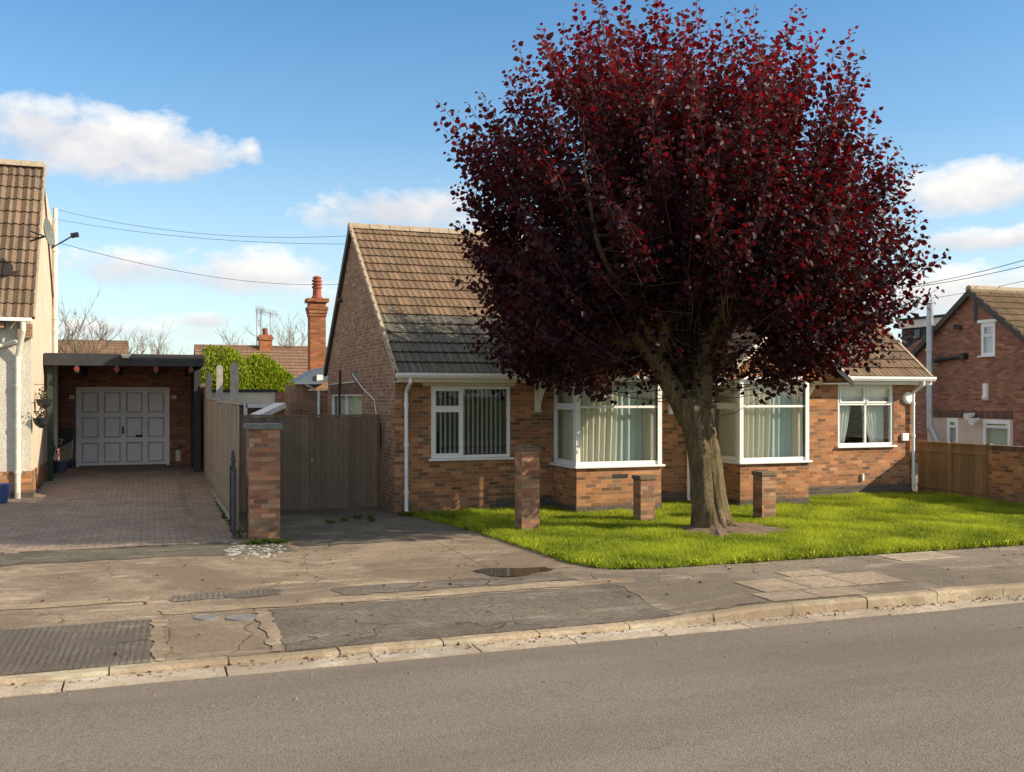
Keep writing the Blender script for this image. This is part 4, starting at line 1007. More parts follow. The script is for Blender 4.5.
# wheelie bin
c = GG(62, 468); zb0 = gz(c.y); t = thing('wheelie_bin', (c.x, c.y, zb0), 'black wheelie bin with faded white lettering in the carport', 'bin')
zb_ = PD(62, 429, c.x*ST+c.y*CT).z
mb = MB(); i = 0
bw = .29; lo = [(c.x-bw*.8, c.y-.25), (c.x+bw*.8, c.y-.25), (c.x+bw*.8, c.y+.3), (c.x-bw*.8, c.y+.3)]; hi = [(c.x-bw, c.y-.36), (c.x+bw, c.y-.36), (c.x+bw, c.y+.36), (c.x-bw, c.y+.36)]
mb.v = [(x, y, zb0+.05) for x, y in lo]+[(x, y, zb_-.08) for x, y in hi]; mb.f = [(0, 3, 2, 1), (4, 5, 6, 7), (0, 1, 5, 4), (1, 2, 6, 5), (2, 3, 7, 6), (3, 0, 4, 7)]; mb.build('body', M['black'], t, bevel=.02)
mb = MB(); mb.box(c.x-bw-.03, c.x+bw+.03, c.y-.4, c.y+.38, zb_-.08, zb_-.03); mb.box(c.x-bw+.05, c.x+bw-.05, c.y-.3, c.y+.3, zb_-.031, zb_); mb.build('lid', M['black'], t, bevel=.01)
for s_ in (-1, 1): mb = MB(); mb.tube([(c.x+s_*.24, c.y+.28, zb0+.1), (c.x+s_*.3, c.y+.28, zb0+.1)], .1, 14); mb.build('wheel', M['black'], t)
cu = bpy.data.curves.new('lettering', 'FONT'); cu.body = 'M7'; cu.size = .2; cu.extrude = .001
o = bpy.data.objects.new('lettering', cu); COL.objects.link(o)
dg = bpy.context.evaluated_depsgraph_get(); me = bpy.data.meshes.new_from_object(o.evaluated_get(dg)); bpy.data.objects.remove(o)
o = bpy.data.objects.new('lettering', me); COL.objects.link(o); o.parent = t; me.materials.clear(); me.materials.append(M['white_paint'])
o.rotation_euler = (R(90+5), 0, 0); o.location = (-.2, -.353, (zb_-zb0)*.62)
# pots
def pot(px, py, r, h, mat, label, plant=None, ph=.35, name='plant_pot'):
    c = GG(px, py); g0 = gz(c.y); t = thing(name, (c.x, c.y, g0), label, 'plant pot')
    mb = MB(); mb.lathe((c.x, c.y, g0), [(r*.6, 0), (r*.85, h*.4), (r, h*.92), (r*1.08, h*.93), (r*1.08, h), (r*.9, h), (r*.88, h*.85), (.001, h*.85)], 20); mb.build('pot', M[mat], t, smooth=False)
    if plant:
        n = plant; P = np.tile([c.x, c.y, g0+h*.85], (n, 1))+RNG.normal(size=(n, 3))*np.array([r*.4, r*.4, ph*.3])+np.array([0, 0, ph*.5]); P[:, 2] = np.maximum(P[:, 2], g0+h*.8)
        D = (P-np.array([c.x, c.y, g0+h*.6])); leaves('plant', P, D+RNG.normal(size=(n, 3))*.08, RNG.uniform(.08, .18, n), M['weed_leaf'], t, width=.4)
pot(50, 474, .16, .3, 'black', 'small black pot with a leafy plant beside the carport post', 70, .4)
pot(60, 472, .2, .26, 'purple_pot', 'dull violet pot on the drive by the carport post', 0)
pot(0, 503, .2, .36, 'blue_pot', 'round blue glazed pot against the left house front', 0)

# ================================================================== DRIVE FENCE
XF = 1.32
fe = thing('boundary_fence', (XF, 17.3, 0), 'weathered grey close-boarded fence with tall concrete posts along the block drive', 'fence')
posts = [PX(px, 500, XF).y for px in (234.5, 219.5, 209)]
tops = [PX(px, py, XF).z for px, py in ((234.5, 363), (219.5, 365), (209, 373))]
ys = [15.7]+posts+[posts[-1]+(posts[2]-posts[1])*k for k in (1, 2)]+[32.5]
for y, z in zip(posts, tops):
    mb = MB(); mb.box(XF-.06, XF+.06, y-.055, y+.055, 0, z-.04); mb.prism([(XF-.06, y-.055, z-.04), (XF+.06, y-.055, z-.04), (XF+.02, y-.055, z), (XF-.02, y-.055, z)], (0, .11, 0)); mb.build('post', M['concrete_post'], fe)
hts = [1.95, 1.95, 2.0, 2.35, 2.45, 2.5]
for k, (a, b) in enumerate(zip(ys, ys[1:])):
    h = hts[min(k, 5)]; mb = MB(); y = a+.06; i = 0
    while y < b-.06:
        w = .125; dz = random.uniform(-.01, .01) if k < 3 else random.uniform(-.05, .09)
        mb.box(XF-.03-(.012 if i % 2 else 0), XF-.012-(.012 if i % 2 else 0), y, min(y+w, b-.06), .12, h+dz); y += w+.004; i += 1
    mb.build('panel', M['fence_wood'], fe)
    mb = MB(); mb.box(XF-.05, XF+.0, a+.06, b-.06, 0, .12); mb.build('gravel_board', M['concrete_post'], fe)
    if k < 3: mb = MB(); mb.box(XF-.055, XF+.03, a+.06, b-.06, h+.02, h+.055); mb.build('capping', M['fence_wood'], fe)
# gate pier + piers on the lawn
def pier(x0, x1, y0, h, mat, label, cap='cap', over=.04, capz=.08, depth=None, pyr=False, group='brick piers of the missing front wall', gr=True):
    w = depth or (x1-x0); t = thing('brick_pier', ((x0+x1)/2, y0+w/2, 0), label, 'pier', group if gr else None)
    mb = MB(); mb.box(x0, x1, y0, y0+w, 0, h-capz); mb.build('shaft', M[mat], t, bevel=.006)
    mb = MB(); mb.box(x0-over, x1+over, y0-over, y0+w+over, h-capz+.001, h-.01 if pyr else h)
    if pyr: xc, yc = (x0+x1)/2, y0+w/2; mb.prism([(x0-over, y0-over, h-.01), (x1+over, y0-over, h-.01), (xc+.03, y0-over, h+.03), (xc-.03, y0-over, h+.03)], (0, w+2*over, 0))
    mb.build('cap', M[cap], t, bevel=.01)
    return t
a = G(249, 542); b = G(281.5, 541); hh = PD(265, 424, a.x*ST+a.y*CT).z
pier(a.x, a.x+.44, a.y, hh, 'brick_pier', 'tall red brick gate pier with a flat slate cap at the end of the fence', gr=False)
for (l, r, yb, yt, lab) in ((515.5, 538, 533, 447, 'tallest of the three brick piers on the lawn, in front of the left window'), (632.5, 652, 523, 476, 'low brick pier on the lawn left of the tree trunk'), (752, 773, 521, 472, 'low brick pier on the lawn right of the tree trunk')):
    w_ = .3 if l < 520 else .27; lx = l+(6 if l < 520 else 8 if l < 700 else 10)
    a = G(lx, yb); hh = PD(l, yt, a.x*ST+a.y*CT).z
    p = pier(a.x, a.x+w_, a.y, hh, 'brick_pier', lab, 'cap_stone', .02, .07, pyr=(l < 520))
# navy metal gate, folded back along the fence
ga_ = PX(246.5, 530, XF+.02); t = thing('metal_gate', (XF-.05, ga_.y, 0), 'navy metal gate folded open between the fence and the brick pier', 'gate')
yg0, yg1 = 14.95, 15.65
mb = MB()
for y in (yg0, yg1): mb.box(XF-.16, XF-.12, y, y+.04, .05, 1.05)
for z in (.1, .62, .95): mb.box(XF-.155, XF-.125, yg0+.04, yg1, z, z+.03)
mb.build('frame', M['metal_blue'], t)
mb = MB(); mb.box(XF-.143, XF-.137, yg0+.04, yg1, .13, .95)
mb.build('sheet', M['metal_blue'], t)
mb = MB()
for k in range(6):
    y = yg0+.08+k*.1; mb.tube([(XF-.14, y, .98), (XF-.14, y, 1.12+.1*math.sin(k/5*math.pi))], .009, 6); mb.lathe((XF-.14, y, 1.12+.1*math.sin(k/5*math.pi)), [(.001, 0), (.022, .03), (.001, .09)], 6)
mb.build('finials', M['metal_blue'], t)
# timber double gate
YT = G(285, 513).y; t = thing('timber_gate', (1.9, YT, 0), 'dark brown boarded double gate between brick pier and bungalow', 'gate')
xg = [XF+.1, PY(309, 460, YT).x, X0-.04]; zt_ = PY(330, 416.5, YT).z
for a, b in zip(xg, xg[1:]):
    mb = MB(); x = a+.01
    while x < b-.02: w = .1; mb.box(x, min(x+w, b-.01), YT+random.uniform(-.003, .003), YT+.022, .06, zt_+random.uniform(-.006, .006)); x += w+.004
    g_ = mb.build('gate_leaf', M['gate_wood'], t)
    [MB().box(a+.02, b-.02, YT+.023, YT+.06, z, z+.1).build('rail', M['gate_wood'], g_) for z in (.25, .85, 1.45)]
    mb = MB(); mb.box(a+.015, b-.015, YT-.012, YT+.03, zt_+.007, zt_+.035); mb.build('top_cap', M['gate_wood'], g_)
c = PY(312, 460.5, YT); mb = MB(); mb.tube([(c.x, YT-.04, c.z), (c.x, YT, c.z)], .022, 8); mb.build('latch', M['aerial'], t)
mb = MB(); mb.box(xg[0], xg[0]+.09, YT-.02, YT+.07, 0, zt_+.02) ; mb.build('post', M['gate_wood'], t)

# ================================================================== THINGS BEHIND THE GATE
# low shed with cream fascia
YS = 24.8; sa, sb_ = PY(212, 390, YS), PY(275, 404, YS)
t = thing('garden_shed', (sa.x, YS, 0), 'low flat-roofed shed with a cream fascia behind the fence', 'shed')
mb = MB(); mb.box(sa.x-.0, sb_.x-.3, YS+.1, YS+2.5, 0, sa.z-.18); mb.build('wall', M['brick_red'], t)
mb = MB(); mb.box(sa.x-.1, sb_.x, YS, YS+.09, sa.z-.36, sa.z-.05); mb.build('fascia', M['cream'], t)
mb = MB(); mb.box(sa.x-.12, sb_.x+.05, YS-.04, YS+2.6, sa.z-.045, sa.z+.02); mb.build('roof', M['dark_board'], t)
mb = MB(); mb.box(sb_.x+.0, sb_.x+.22, YS-.02, YS+.2, 0, sa.z-.05); mb.build('post', M['brick_red'], t)
c = PY(265, 405, YS-2); mb = MB(); mb.bar((c.x-.1, YS-1, c.z-.28), (c.x+.55, YS-.3, c.z-.02), .3, .12); mb.build('gutter_end', M['white'], t)
mb = MB(); mb.box(c.x-.25, c.x+.42, YS-.2, YS-.1, c.z-.08, c.z+.0); mb.box(c.x-.3, c.x-.22, YS-.2, YS-.1, .2, c.z); mb.build('white_frame', M['white'], t)

# bright hedge (a rounded shrub mass)
def shrub(name, c, rad, n, size, mat, label, cat, seed=0, group=None, stem=True):
    t = thing(name, (c[0], c[1], 0), label, cat, group); rg = np.random.default_rng(seed)
    L = rg.normal(size=(60, 3)); L /= np.linalg.norm(L, axis=1, keepdims=True); amp = rg.uniform(-.16, .16, 60)
    D = rg.normal(size=(n, 3)); D /= np.linalg.norm(D, axis=1, keepdims=True); D[:, 2] = np.abs(D[:, 2])*1.0-.35*(rg.random(n) < .45)
    bump = 1+(np.maximum(0, D@L.T-.86)/.14*amp).sum(1)
    r = bump*(1-.35*rg.random(n)**2.2)
    P = np.array(c)+D*r[:, None]*np.array(rad); P[:, 2] = np.maximum(P[:, 2], .05)
    leaves('foliage', P, D+rg.normal(size=(n, 3))*.5+np.array([0, 0, .4]), rg.uniform(size*.6, size*1.3, n), M[mat], t)
    if stem: mb = MB(); mb.tube([(c[0], c[1], 0), (c[0], c[1], c[2])], .08, 6); mb.build('stem', M['bark'], t)
    return t
for (px, d, z, rx, rz, n, sd_, lab) in ((222, 32, 1.2, 1.15, 2.1, 26000, 3, 'tallest left lobe of yellow-green hedge behind the tall fence posts'), (262, 33, 1.2, 1.35, 2.2, 30000, 5, 'broad bright yellow-green hedge bush behind the cream shed'), (290, 30.5, .8, .55, 1.25, 12000, 6, 'smaller yellow-green hedge bush beside the brick extension')):
    c = PD(px, 400, d); shrub('hedge', (c.x, c.y, z), (rx, 1.0, rz), n, .085, 'hedge_leaf', lab, 'hedge', sd_, 'bright hedge behind the gardens')

# far houses
def far_house(px0, px1, d, ytop, yeave, label, chim=None, seedn=0, depth=3.2, mat='tiles_far'):
    a, b = PD(px0, ytop, d), PD(px1, ytop, d); c_ = (a+b)/2; ze = PD(px0, yeave, d).z; zr = a.z
    t = thing('far_house', (c_.x, c_.y, 0), label, 'house', 'houses behind the gardens')
    y = c_.y; x0, x1 = a.x, b.x
    mb = MB(); mb.box(x0+.2, x1-.2, y-depth+.3, y+depth-.3, 0, ze); mb.build('wall', M['brick_red'], t)
    V = Vector((0, depth, zr-ze)); mb = MB(); roof_slope(mb, (x0, y-depth, ze), (1, 0, 0), x1-x0, V, V.length, .34, .3, .01, per=2); mb.build('roof', M[mat], t)
    mb = MB(); mb.face([(x0, y, zr), (x1, y, zr), (x1, y+depth, ze), (x0, y+depth, ze)]); mb.prism([(x0+.2, y-depth+.3, ze), (x0+.2, y+depth-.3, ze), (x0+.2, y, zr-.1)], (x1-x0-.4, 0, 0)); mb.build('rear_roof', M[mat], t)
    mb = MB(); mb.tube([(x0, y, zr), (x1, y, zr)], .1, 6); mb.build('ridge_tiles', M['tiles_far'], t)
    return t, y, d
t, y, d = far_house(193, 345, 60, 347, 392, 'far red-roofed house with chimney and aerials, behind the hedge', depth=4)
def on(px, py, Y): return PY(px, py, Y)
a, b = PY(259, 335, y), PY(271.5, 350, y); mb = MB(); mb.box(a.x, b.x, y-.4, y+.4, b.z-.8, a.z); mb.box(a.x-.06, b.x+.06, y-.46, y+.46, a.z-.3, a.z-.12); chm = mb.build('chimney', M['brick_chimney'], t)
mb = MB(); mb.lathe(((a.x+b.x)/2, y, a.z), [(.18, 0), (.14, .35), (.16, .4), (.05, .4)], 10); mb.build('chimney_pot', M['terracotta_dark'], chm)
for px, yt in ((257, 308), (261, 310), (270.5, 312)):
    a, b = PY(px, yt, y), PY(px, 348, y); mb = MB(); mb.tube([(a.x, y, b.z-.3), (a.x, y, a.z)], .035, 5)
    mb.tube([(a.x-.1, y-.3, a.z-.1), (a.x+.5, y+.4, a.z-.1)], .025, 4)
    for k in range(6): q = Vector((a.x-.1+k*.1, y-.3+k*.12, a.z-.1)); mb.tube([q-Vector((.0, .0, .22)), q+Vector((.0, .0, .22))], .014, 4)
    mb.build('aerial', M['aerial'], t)
t, y, d = far_house(38, 130, 62, 352, 388, 'far orange-roofed house seen above the carport', depth=4)
t, y, d = far_house(45, 128, 75, 341, 380, 'more distant dark-roofed house above the carport', depth=4)

# bare trees far behind
def bare_tree(px, ytop, d, w, label, seed, n=34, ybase=396, spread=1.0, thick=.05, name='bare_tree'):
    rg = random.Random(seed); top = PD(px, ytop, d); base = Vector((top.x, top.y, 0)); h = top.z
    t = thing(name, base, label, 'tree', 'bare winter trees beyond the gardens')
    mb = MB(); zt = h*.45; mb.tube([base, base+Vector((0, 0, zt))], [thick*2.2, thick*1.3], 6); mb.build('trunk', M['twig'], t)
    cr = MB()
    def grow(p, dirv, L, r, lev):
        segs = 4; pts = [p]; dv = dirv.copy()
        for k in range(segs):
            dv = (dv+Vector((rg.gauss(0, .14), rg.gauss(0, .14), rg.gauss(.06, .08)))).normalized(); pts.append(pts[-1]+dv*L/segs)
        cr.tube(pts, [r*(1-.75*k/segs) for k in range(segs+1)], 3, cap=False)
        if lev > 0:
            for k in range(4 if lev > 1 else 5):
                q = pts[rg.randint(1, segs)]; nd = (dv+Vector((rg.gauss(0, .5), rg.gauss(0, .5), rg.gauss(.1, .3)))*spread).normalized()
                grow(q, nd, L*rg.uniform(.45, .75), r*.55, lev-1)
    m = max(3, n//6)
    for k in range(m):
        a = 2*math.pi*k/m+rg.uniform(-.4, .4); z = zt*rg.uniform(.75, 1)
        dv = Vector((math.cos(a)*w, math.sin(a)*w, 1)).normalized(); grow(base+Vector((0, 0, z)), dv, (h-z)*.62, thick, 3)
    cr.build('crown', M['twig'], t, normals=False); return t
bare_tree(84, 318, 48, .4, 'bare rounded tree rising above the carport roof', 1, 44, thick=.06)
bare_tree(122, 334, 56, .12, 'thin bare sapling right of the rounded bare tree', 2, 20)
bare_tree(148, 336, 56, .12, 'wispy bare tree above the middle of the carport', 3, 20)
bare_tree(163, 338, 58, .12, 'wispy bare tree above the right part of the carport', 4, 20)
bare_tree(236, 330, 75, .3, 'small bare tree behind the far house left of its chimney', 5, 22)
bare_tree(292, 322, 62, .45, 'bare tree beside the bungalow chimney', 6, 34)

# ================================================================== RIGHT HOUSE
XR = 23.1
rh = thing('brick_house', (XR, 22, 0), 'dark red brick gable house beyond the brown fence at the right edge', 'house')
ap = PX(972, 291, XR); fe_ = PX(1024, 335, XR); sl = (ap.z-fe_.z)/(ap.y-fe_.y)
yr, zr = ap.y, ap.z; half = 5.6; ze = zr-half*sl
def RX(px, py): return PX(px, py, XR)
win = (RX(995, 322), RX(981, 356)); dA = (RX(1010, 420), RX(983, 446)); dB = (RX(958, 418), RX(947, 446))
ls = RX(930, 417).z
mb = MB(); 
holes = [(win[0].y, win[1].y, win[1].z, win[0].z)]
# rectangle zone with hole, then triangle pieces around
zt_ = win[0].z+.05; hw_ = (zr-zt_)/sl
m = MB(); wall_y(m, XR, yr-hw_, yr+hw_, ls+.22, zt_, .3, holes); swap(m); mb.v += m.v; mb.f += m.f
mb.prism([(XR, yr-hw_, zt_), (XR, yr+hw_, zt_), (XR, yr, zr)], (.3, 0, 0))
mb.prism([(XR, yr-hw_, zt_), (XR, yr-hw_, ls+.22), (XR, yr-half, ls+.22), (XR, yr-half, ze)] if ze > ls+.25 else [(XR, yr-hw_, zt_), (XR, yr-hw_, ls+.22), (XR, yr-(zr-ls-.22)/sl, ls+.22)], (.3, 0, 0))
mb.prism([(XR, yr+hw_, zt_), (XR, yr+hw_, ls+.22), (XR, yr+half+1.5, ls+.22), (XR, yr+half+1.5, max(ze-.6, ls+.3))], (.3, 0, 0))
yl = RX(927, 430).y; yrr = RX(1013, 430).y
mb.box(XR, XR+.3, yr-half, yrr, 0, ls+.219)
mb.box(XR, XR+.3, yl, yr+half+1.5, 0, ls+.219)
mb.build('gable_wall', M['brick_red'], rh)
m = MB(); wall_y(m, XR+.01, yrr+.001, yl-.001, 0, ls, .28, [(dA[0].y, dA[1].y, .3, dA[0].z), (dB[0].y, dB[1].y, .3, dB[0].z)]); swap(m); m.build('rendered_wall', M['render_cream'], rh)
m = MB(); m.box(XR-.012, XR+.2, yrr, yl, ls+.001, ls+.218); m.build('soldier_course', M['brick_soldier'], rh)
for (p, q, z0, lights, nm) in ((win[0], win[1], win[1].z, [(0, 1, 0, .62, False), (0, 1, .62, 1, True)], 'window'), (dA[0], dA[1], .3, [(0, 1, 0, .85, False), (0, 1, .85, 1, True)], 'window'), (dB[0], dB[1], .3, [(0, 1, 0, .8, False), (0, 1, .8, 1, True)], 'window')):
    f_ = window(rh, 'X', XR-.02, p.y, q.y, z0, p.z, lights, name=nm, sill=True, fw=.09)
    m = MB(); m.box(XR+.14, XR+.15, p.y-.1, q.y+.1, z0, p.z); m.build('net_curtain', M['blind'], f_)
m = MB(); m.box(XR-.04, XR+.05, win[0].y-.1, win[1].y+.1, win[0].z+.0, win[0].z+.09); m.build('window_head', M['white'], rh)
V = Vector((0, half+.3, (half+.3)*sl)); m = MB(); roof_slope(m, (XR-.12, yr-half-.3, zr+.03-(half+.3)*sl), (1, 0, 0), 9, V, V.length, .34, .3, .02); m.build('roof', M['tiles_right'], rh)
m = MB(); m.face([(XR-.12, yr, zr+.03), (XR+9, yr, zr+.03), (XR+9, yr+half+1.5, zr-(half+1.5)*sl), (XR-.12, yr+half+1.5, zr-(half+1.5)*sl)]); m.build('rear_roof', M['tiles_right'], rh)
m = MB(); m.tube([(XR-.14, yr, zr+.05), (XR+9, yr, zr+.05)], .12, 8); m.build('ridge_tiles', M['mortar'], rh)
for s_ in (-1, 1):
    a = Vector((XR-.16, yr, zr)); b = Vector((XR-.16, yr+s_*(half+1), zr-(half+1)*sl)); m = MB(); m.prism([a+Vector((0, 0, -.14)), b+Vector((0, 0, -.14)), b+Vector((0, 0, .05)), a+Vector((0, 0, .05))], (.1, 0, 0)); m.build('verge_board', M['verge'], rh)
# dormer, dark slate hung, flat roof with white fascia
dm = MB(); XD = XR+1.6
a, b = PX(903, 322, XD), PX(957, 312, XD)
y0d, y1d = yr+.6, PX(902, 330, XD).y; zdt = PX(930, 316, XD).z; zdb = zdt-2.3
n = 10
for c_ in range(n):
    za, zb2 = zdb+(zdt-.35-zdb)*c_/n, zdb+(zdt-.35-zdb)*(c_+1)/n
    dm.face([(XD-.03, y1d, za), (XD-.03, y0d, za), (XD, y0d, zb2), (XD, y1d, zb2)], [(0, c_+.05), ((y1d-y0d)/.25, c_+.05), ((y1d-y0d)/.25, c_+.98), (0, c_+.98)])
dm.box(XD+.01, XD+4, y0d, y1d, zdb, zdt-.35)
d_ = dm.build('dormer', M['slate'], rh)
m = MB(); m.box(XD-.1, XD+4.1, y0d-.5, y1d+.1, zdt-.35, zdt-.08); m.build('dormer_fascia', M['white_paint'], d_)
m = MB(); m.box(XD-.14, XD+4.2, y0d-.5, y1d+.14, zdt-.079, zdt); m.build('dormer_roof', M['dark_board'], d_)
c = PX(918, 333, XD); m = MB(); m.box(XD-.06, XD-.031, c.y-.13, c.y+.1, c.z-.16, c.z+.12); m.build('vent', M['lead'], d_)
# flue
fx = XR-.3; a = PX(930, 303, fx)
pipe_run(rh, 'flue', [(fx, a.y, PX(930, 428, fx).z), (fx, a.y, a.z)], .1, 'steel', [(fx, a.y, PX(930, y, fx).z) for y in (350, 395, 372)])
b = PX(944, 441, XR-.1); pipe_run(rh, 'flue_elbow', [(fx, a.y, PX(930, 428, fx).z+.05), (fx+.1, b.y, b.z-.3)], .1, 'steel')
a, b = PX(934, 361, XR-.08), PX(964, 356, XR-.08); m = MB(); m.tube([a, b], .06, 8); m.tube([b-Vector((.1, 0, 0)), b+Vector((.08, 0, 0))], .1, 8); m.build('black_pipe', M['black'], rh)
c = RX(961, 328); m = MB(); m.bar(c+Vector((-.2, .1, .06)), c+Vector((0, 0, 0)), .16, .12); m.build('wall_light', M['black'], rh)
c = RX(987, 391); m = MB(); m.box(XR-.1, XR-.001, c.y-.08, c.y+.08, c.z-.28, c.z+.22); m.lathe((XR-.08, c.y, c.z-.26), [(.02, -.02), (.09, .03), (.09, .12), (.02, .14)], 10); m.build('security_light', M['white'], rh, bevel=.02)
c = RX(976, 309); m = MB(); m.box(XR-.02, XR, c.y-.06, c.y+.06, c.z-.35, c.z+.25); m.build('vent_slot', M['black'], rh)
for px, py in ((974, 416), (979, 421)):
    c = RX(px, py); m = MB(); m.tube([(XR-.3, c.y, c.z-.02), (XR-.001, c.y, c.z+.05)], [.11, .05], 10); m.build('floodlight', M['white'], rh)
# low link behind the fence
a = PX(914, 414, XR-4.5)
m = MB(); m.tube([(XR-4.0, a.y-.3, a.z), (XR-3.2, a.y+.8, a.z-.02)], .06, 8)
# second house further back, left of the gable
t = thing('rear_outbuilding', (XR-1, 30.5, 0), 'brick lean-to with a pale blue door between the bungalow and the right house', 'outbuilding')
a, b = PY(914, 412, 28.8), PY(938, 412, 28.8)
mb = MB(); mb.box(a.x-.6, b.x, 28.8, 31, 0, a.z); mb.build('wall', M['brick_red'], t)
mb = MB(); mb.box(a.x-.7, b.x+.1, 28.65, 31.1, a.z+.001, a.z+.1); mb.build('roof', M['white_paint'], t)
a2, b2 = PY(925, 420, 28.8), PY(938, 420, 28.8); mb = MB(); mb.box(a2.x, b2.x-.1, 28.74, 28.799, .1, a2.z); mb.build('door', plain('pale_blue_door', (.4, .48, .58), .5, .1), t)

# right boundary fence + garden wall
XFR = 15.82
t = thing('wooden_fence', (XFR, 16.5, 0), 'brown boarded garden fence between the bungalow corner and the low brick wall', 'fence')
def FX(px, py): return PX(px, py, XFR)
yA, yB_ = FX(918, 445).y, FX(990, 447).y; h = FX(960, 444).z
ymid = FX(951, 447).y
for a, b in ((yB_+.06, ymid-.05), (ymid+.05, yA)):
    mb = MB(); y = a
    while y < b: mb.box(XFR+random.uniform(-.003, .003), XFR+.02, y, min(y+.095, b), .1, h-.02); y += .1
    p_ = mb.build('panel', M['fence_brown'], t)
    [MB().box(XFR-.025, XFR-.004, a, b, q, q+.08).build('rail', M['fence_brown'], p_) for q in (h-.2, .12)]; MB().box(XFR-.03, XFR+.04, a, b, h-.019, h+.02).build('capping', M['fence_brown'], p_); MB().box(XFR-.015, XFR+.03, a, b, -.05, .099).build('gravel_board', M['fence_brown'], p_)
for y, z in ((yB_, h+.02), (ymid, h-.01)):
    mb = MB(); mb.box(XFR-.05, XFR+.05, y-.045, y+.045, 0, z+.02); mb.build('post', M['fence_brown'], t)
t = thing('garden_wall', (XFR, 13.5, 0), 'low red brick garden wall running from the brown fence to the right edge', 'wall')
mb = MB(); mb.box(XFR-.1, XFR+.13, 12.2, yB_-.06, 0, h-.08); mb.build('wall', M['brick'], t)
mb = MB(); mb.box(XFR-.11, XFR+.14, 12.2, yB_-.06, h-.079, h+.02); mb.build('coping', M['brick_soldier'], t)

# overhead cables
def cable(p, q, label, sag=.3, r=.0045):
    p, q = Vector(p), Vector(q); n = 24; pts = [p.lerp(q, k/n)-Vector((0, 0, sag*4*(k/n)*(1-k/n))) for k in range(n+1)]
    mb = MB(); mb.tube(pts, r, 5); o = mb.build('overhead_cable', M['cable'], None, normals=False); return tag(o, label, 'cable', 'overhead cables')
gx = X0-.05
e1, e2 = PX(346, 236, gx), PX(345, 244, gx)
s1 = Vector((XL+.07, PX(52, 209, XL).y, PX(52, 209, XL).z)); s2 = Vector((XL+.07, s1.y, PX(52, 219, XL).z))
cable(s1, e1, 'upper of the two crossing cables from the left house to the bungalow gable', .25)
cable(s2, e2, 'lower of the two crossing cables from the left house to the bungalow gable', .15)
cable(PX(60, 243, XL+.4), PD(345, 284, 30), 'lowest thin cable from the dish to behind the brick chimney', .3, .006)
rgt = PD(1100, 236, 26)
cable(PD(850, 292, 40), rgt, 'upper overhead cable right of the red tree', .3, .011)
cable(PD(850, 292.5, 40), PD(1100, 246, 26), 'middle overhead cable right of the red tree', .25, .011)
cable(PD(850, 305, 40), PD(1100, 262, 26), 'lowest overhead cable right of the red tree', .25, .008)

# ================================================================== RED TREE
tr = thing('plum_tree', (TB.x, TB.y, 0), 'large dark red leaved tree on the lawn before the bungalow', 'tree')
DT = TB.x*ST+TB.y*CT
rg = random.Random(5)
def TP(px, py, dd=0): return PD(px, py, DT+dd)
tm = MB(); seg = 56; rows = []
path = [(713, 541, .385), (712, 533, .34), (710, 520, .285), (709, 500, .262), (706, 470, .25), (702, 445, .245), (697, 425, .25), (690, 407, .275), (685, 398, .24), (683, 391, .1)]
# interpolate
pp = []
for (a, b) in zip(path, path[1:]):
    for k in range(9): t_ = k/9; pp.append(tuple(a[i]*(1-t_)+b[i]*t_ for i in range(3)))
pp.append(path[-1])
right = Vector((CT, -ST, 0)); fwd = Vector((ST, CT, 0))
for k, (px, py, r) in enumerate(pp):
    c = TP(px, py); z = c.z; base = max(0, 1-z/.45)
    for j in range(seg):
        a = 2*math.pi*j/seg
        rr_ = r*(1+.07*math.sin(3*a+1+z*.6)+.05*math.sin(5*a-z*1.5)+.10*mnoise.noise(Vector((math.cos(a)*2.2, math.sin(a)*2.2, z*.9)))+.07*mnoise.noise(Vector((math.cos(a)*6, math.sin(a)*6, z*1.6)))+.035*mnoise.noise(Vector((math.cos(a)*14, math.sin(a)*14, z*5)))+base*.22*max(0, math.sin(4*a+.6))**2)
        tm.v.append(tuple(c+right*math.cos(a)*rr_+fwd*math.sin(a)*rr_))
for k in range(len(pp)-1):
    for j in range(seg): a = k*seg+j; b = k*seg+(j+1) % seg; tm.f.append((a, b, b+seg, a+seg))
# fused burr ridge down the right side and root toes
tm.tube([TP(703, 398, -.12), TP(706, 420, -.14), TP(709, 445, -.12), TP(713, 480, -.13), TP(718, 512, -.17), TP(724, 533, -.24)], [.07, .1, .08, .09, .08, .09], 11, wob=.2)
tm.tube([TP(718, 520, 0), TP(732, 530, -.14), TP(742, 532, -.2), TP(752, 540, -.25)], [.10, .12, .11, .04], 11, wob=.16)
tm.tube([TP(704, 407, -.12), TP(712, 405, -.2), TP(716, 407, -.24)], [.1, .06, .03], 8, wob=.2)
trunk = tm.build('trunk', M['bark'], tr, smooth=True)
limbs = []
def limb(pts, r0, r1, name='limb', sub=True):
    pts = [Vector(p) for p in pts]; out = []
    for i in range(len(pts)-1):
        p0 = pts[max(i-1, 0)]; p1, p2 = pts[i], pts[i+1]; p3 = pts[min(i+2, len(pts)-1)]
        for k in range(5):
            t_ = k/5; t2, t3 = t_*t_, t_**3
            out.append(.5*((2*p1)+(p2-p0)*t_+(2*p0-5*p1+4*p2-p3)*t2+(3*p1-p0-3*p2+p3)*t3))
    out.append(pts[-1]); n = len(out)
    rad = [r0*(1-k/(n-1))**.8+r1 for k in range(n)]
    m = MB(); m.tube(out, rad, 10 if r0 > .1 else 6, wob=.04)
    m.build(name, M['bark'], tr, smooth=True); limbs.extend(zip(out, rad)); return out
F0 = TP(693, 402)
limb([TP(690, 420), TP(673, 389, -.05), TP(654, 358, -.1), TP(626, 318, -.2), TP(585, 235, -.3), TP(555, 150, -.4)], .165, .02)
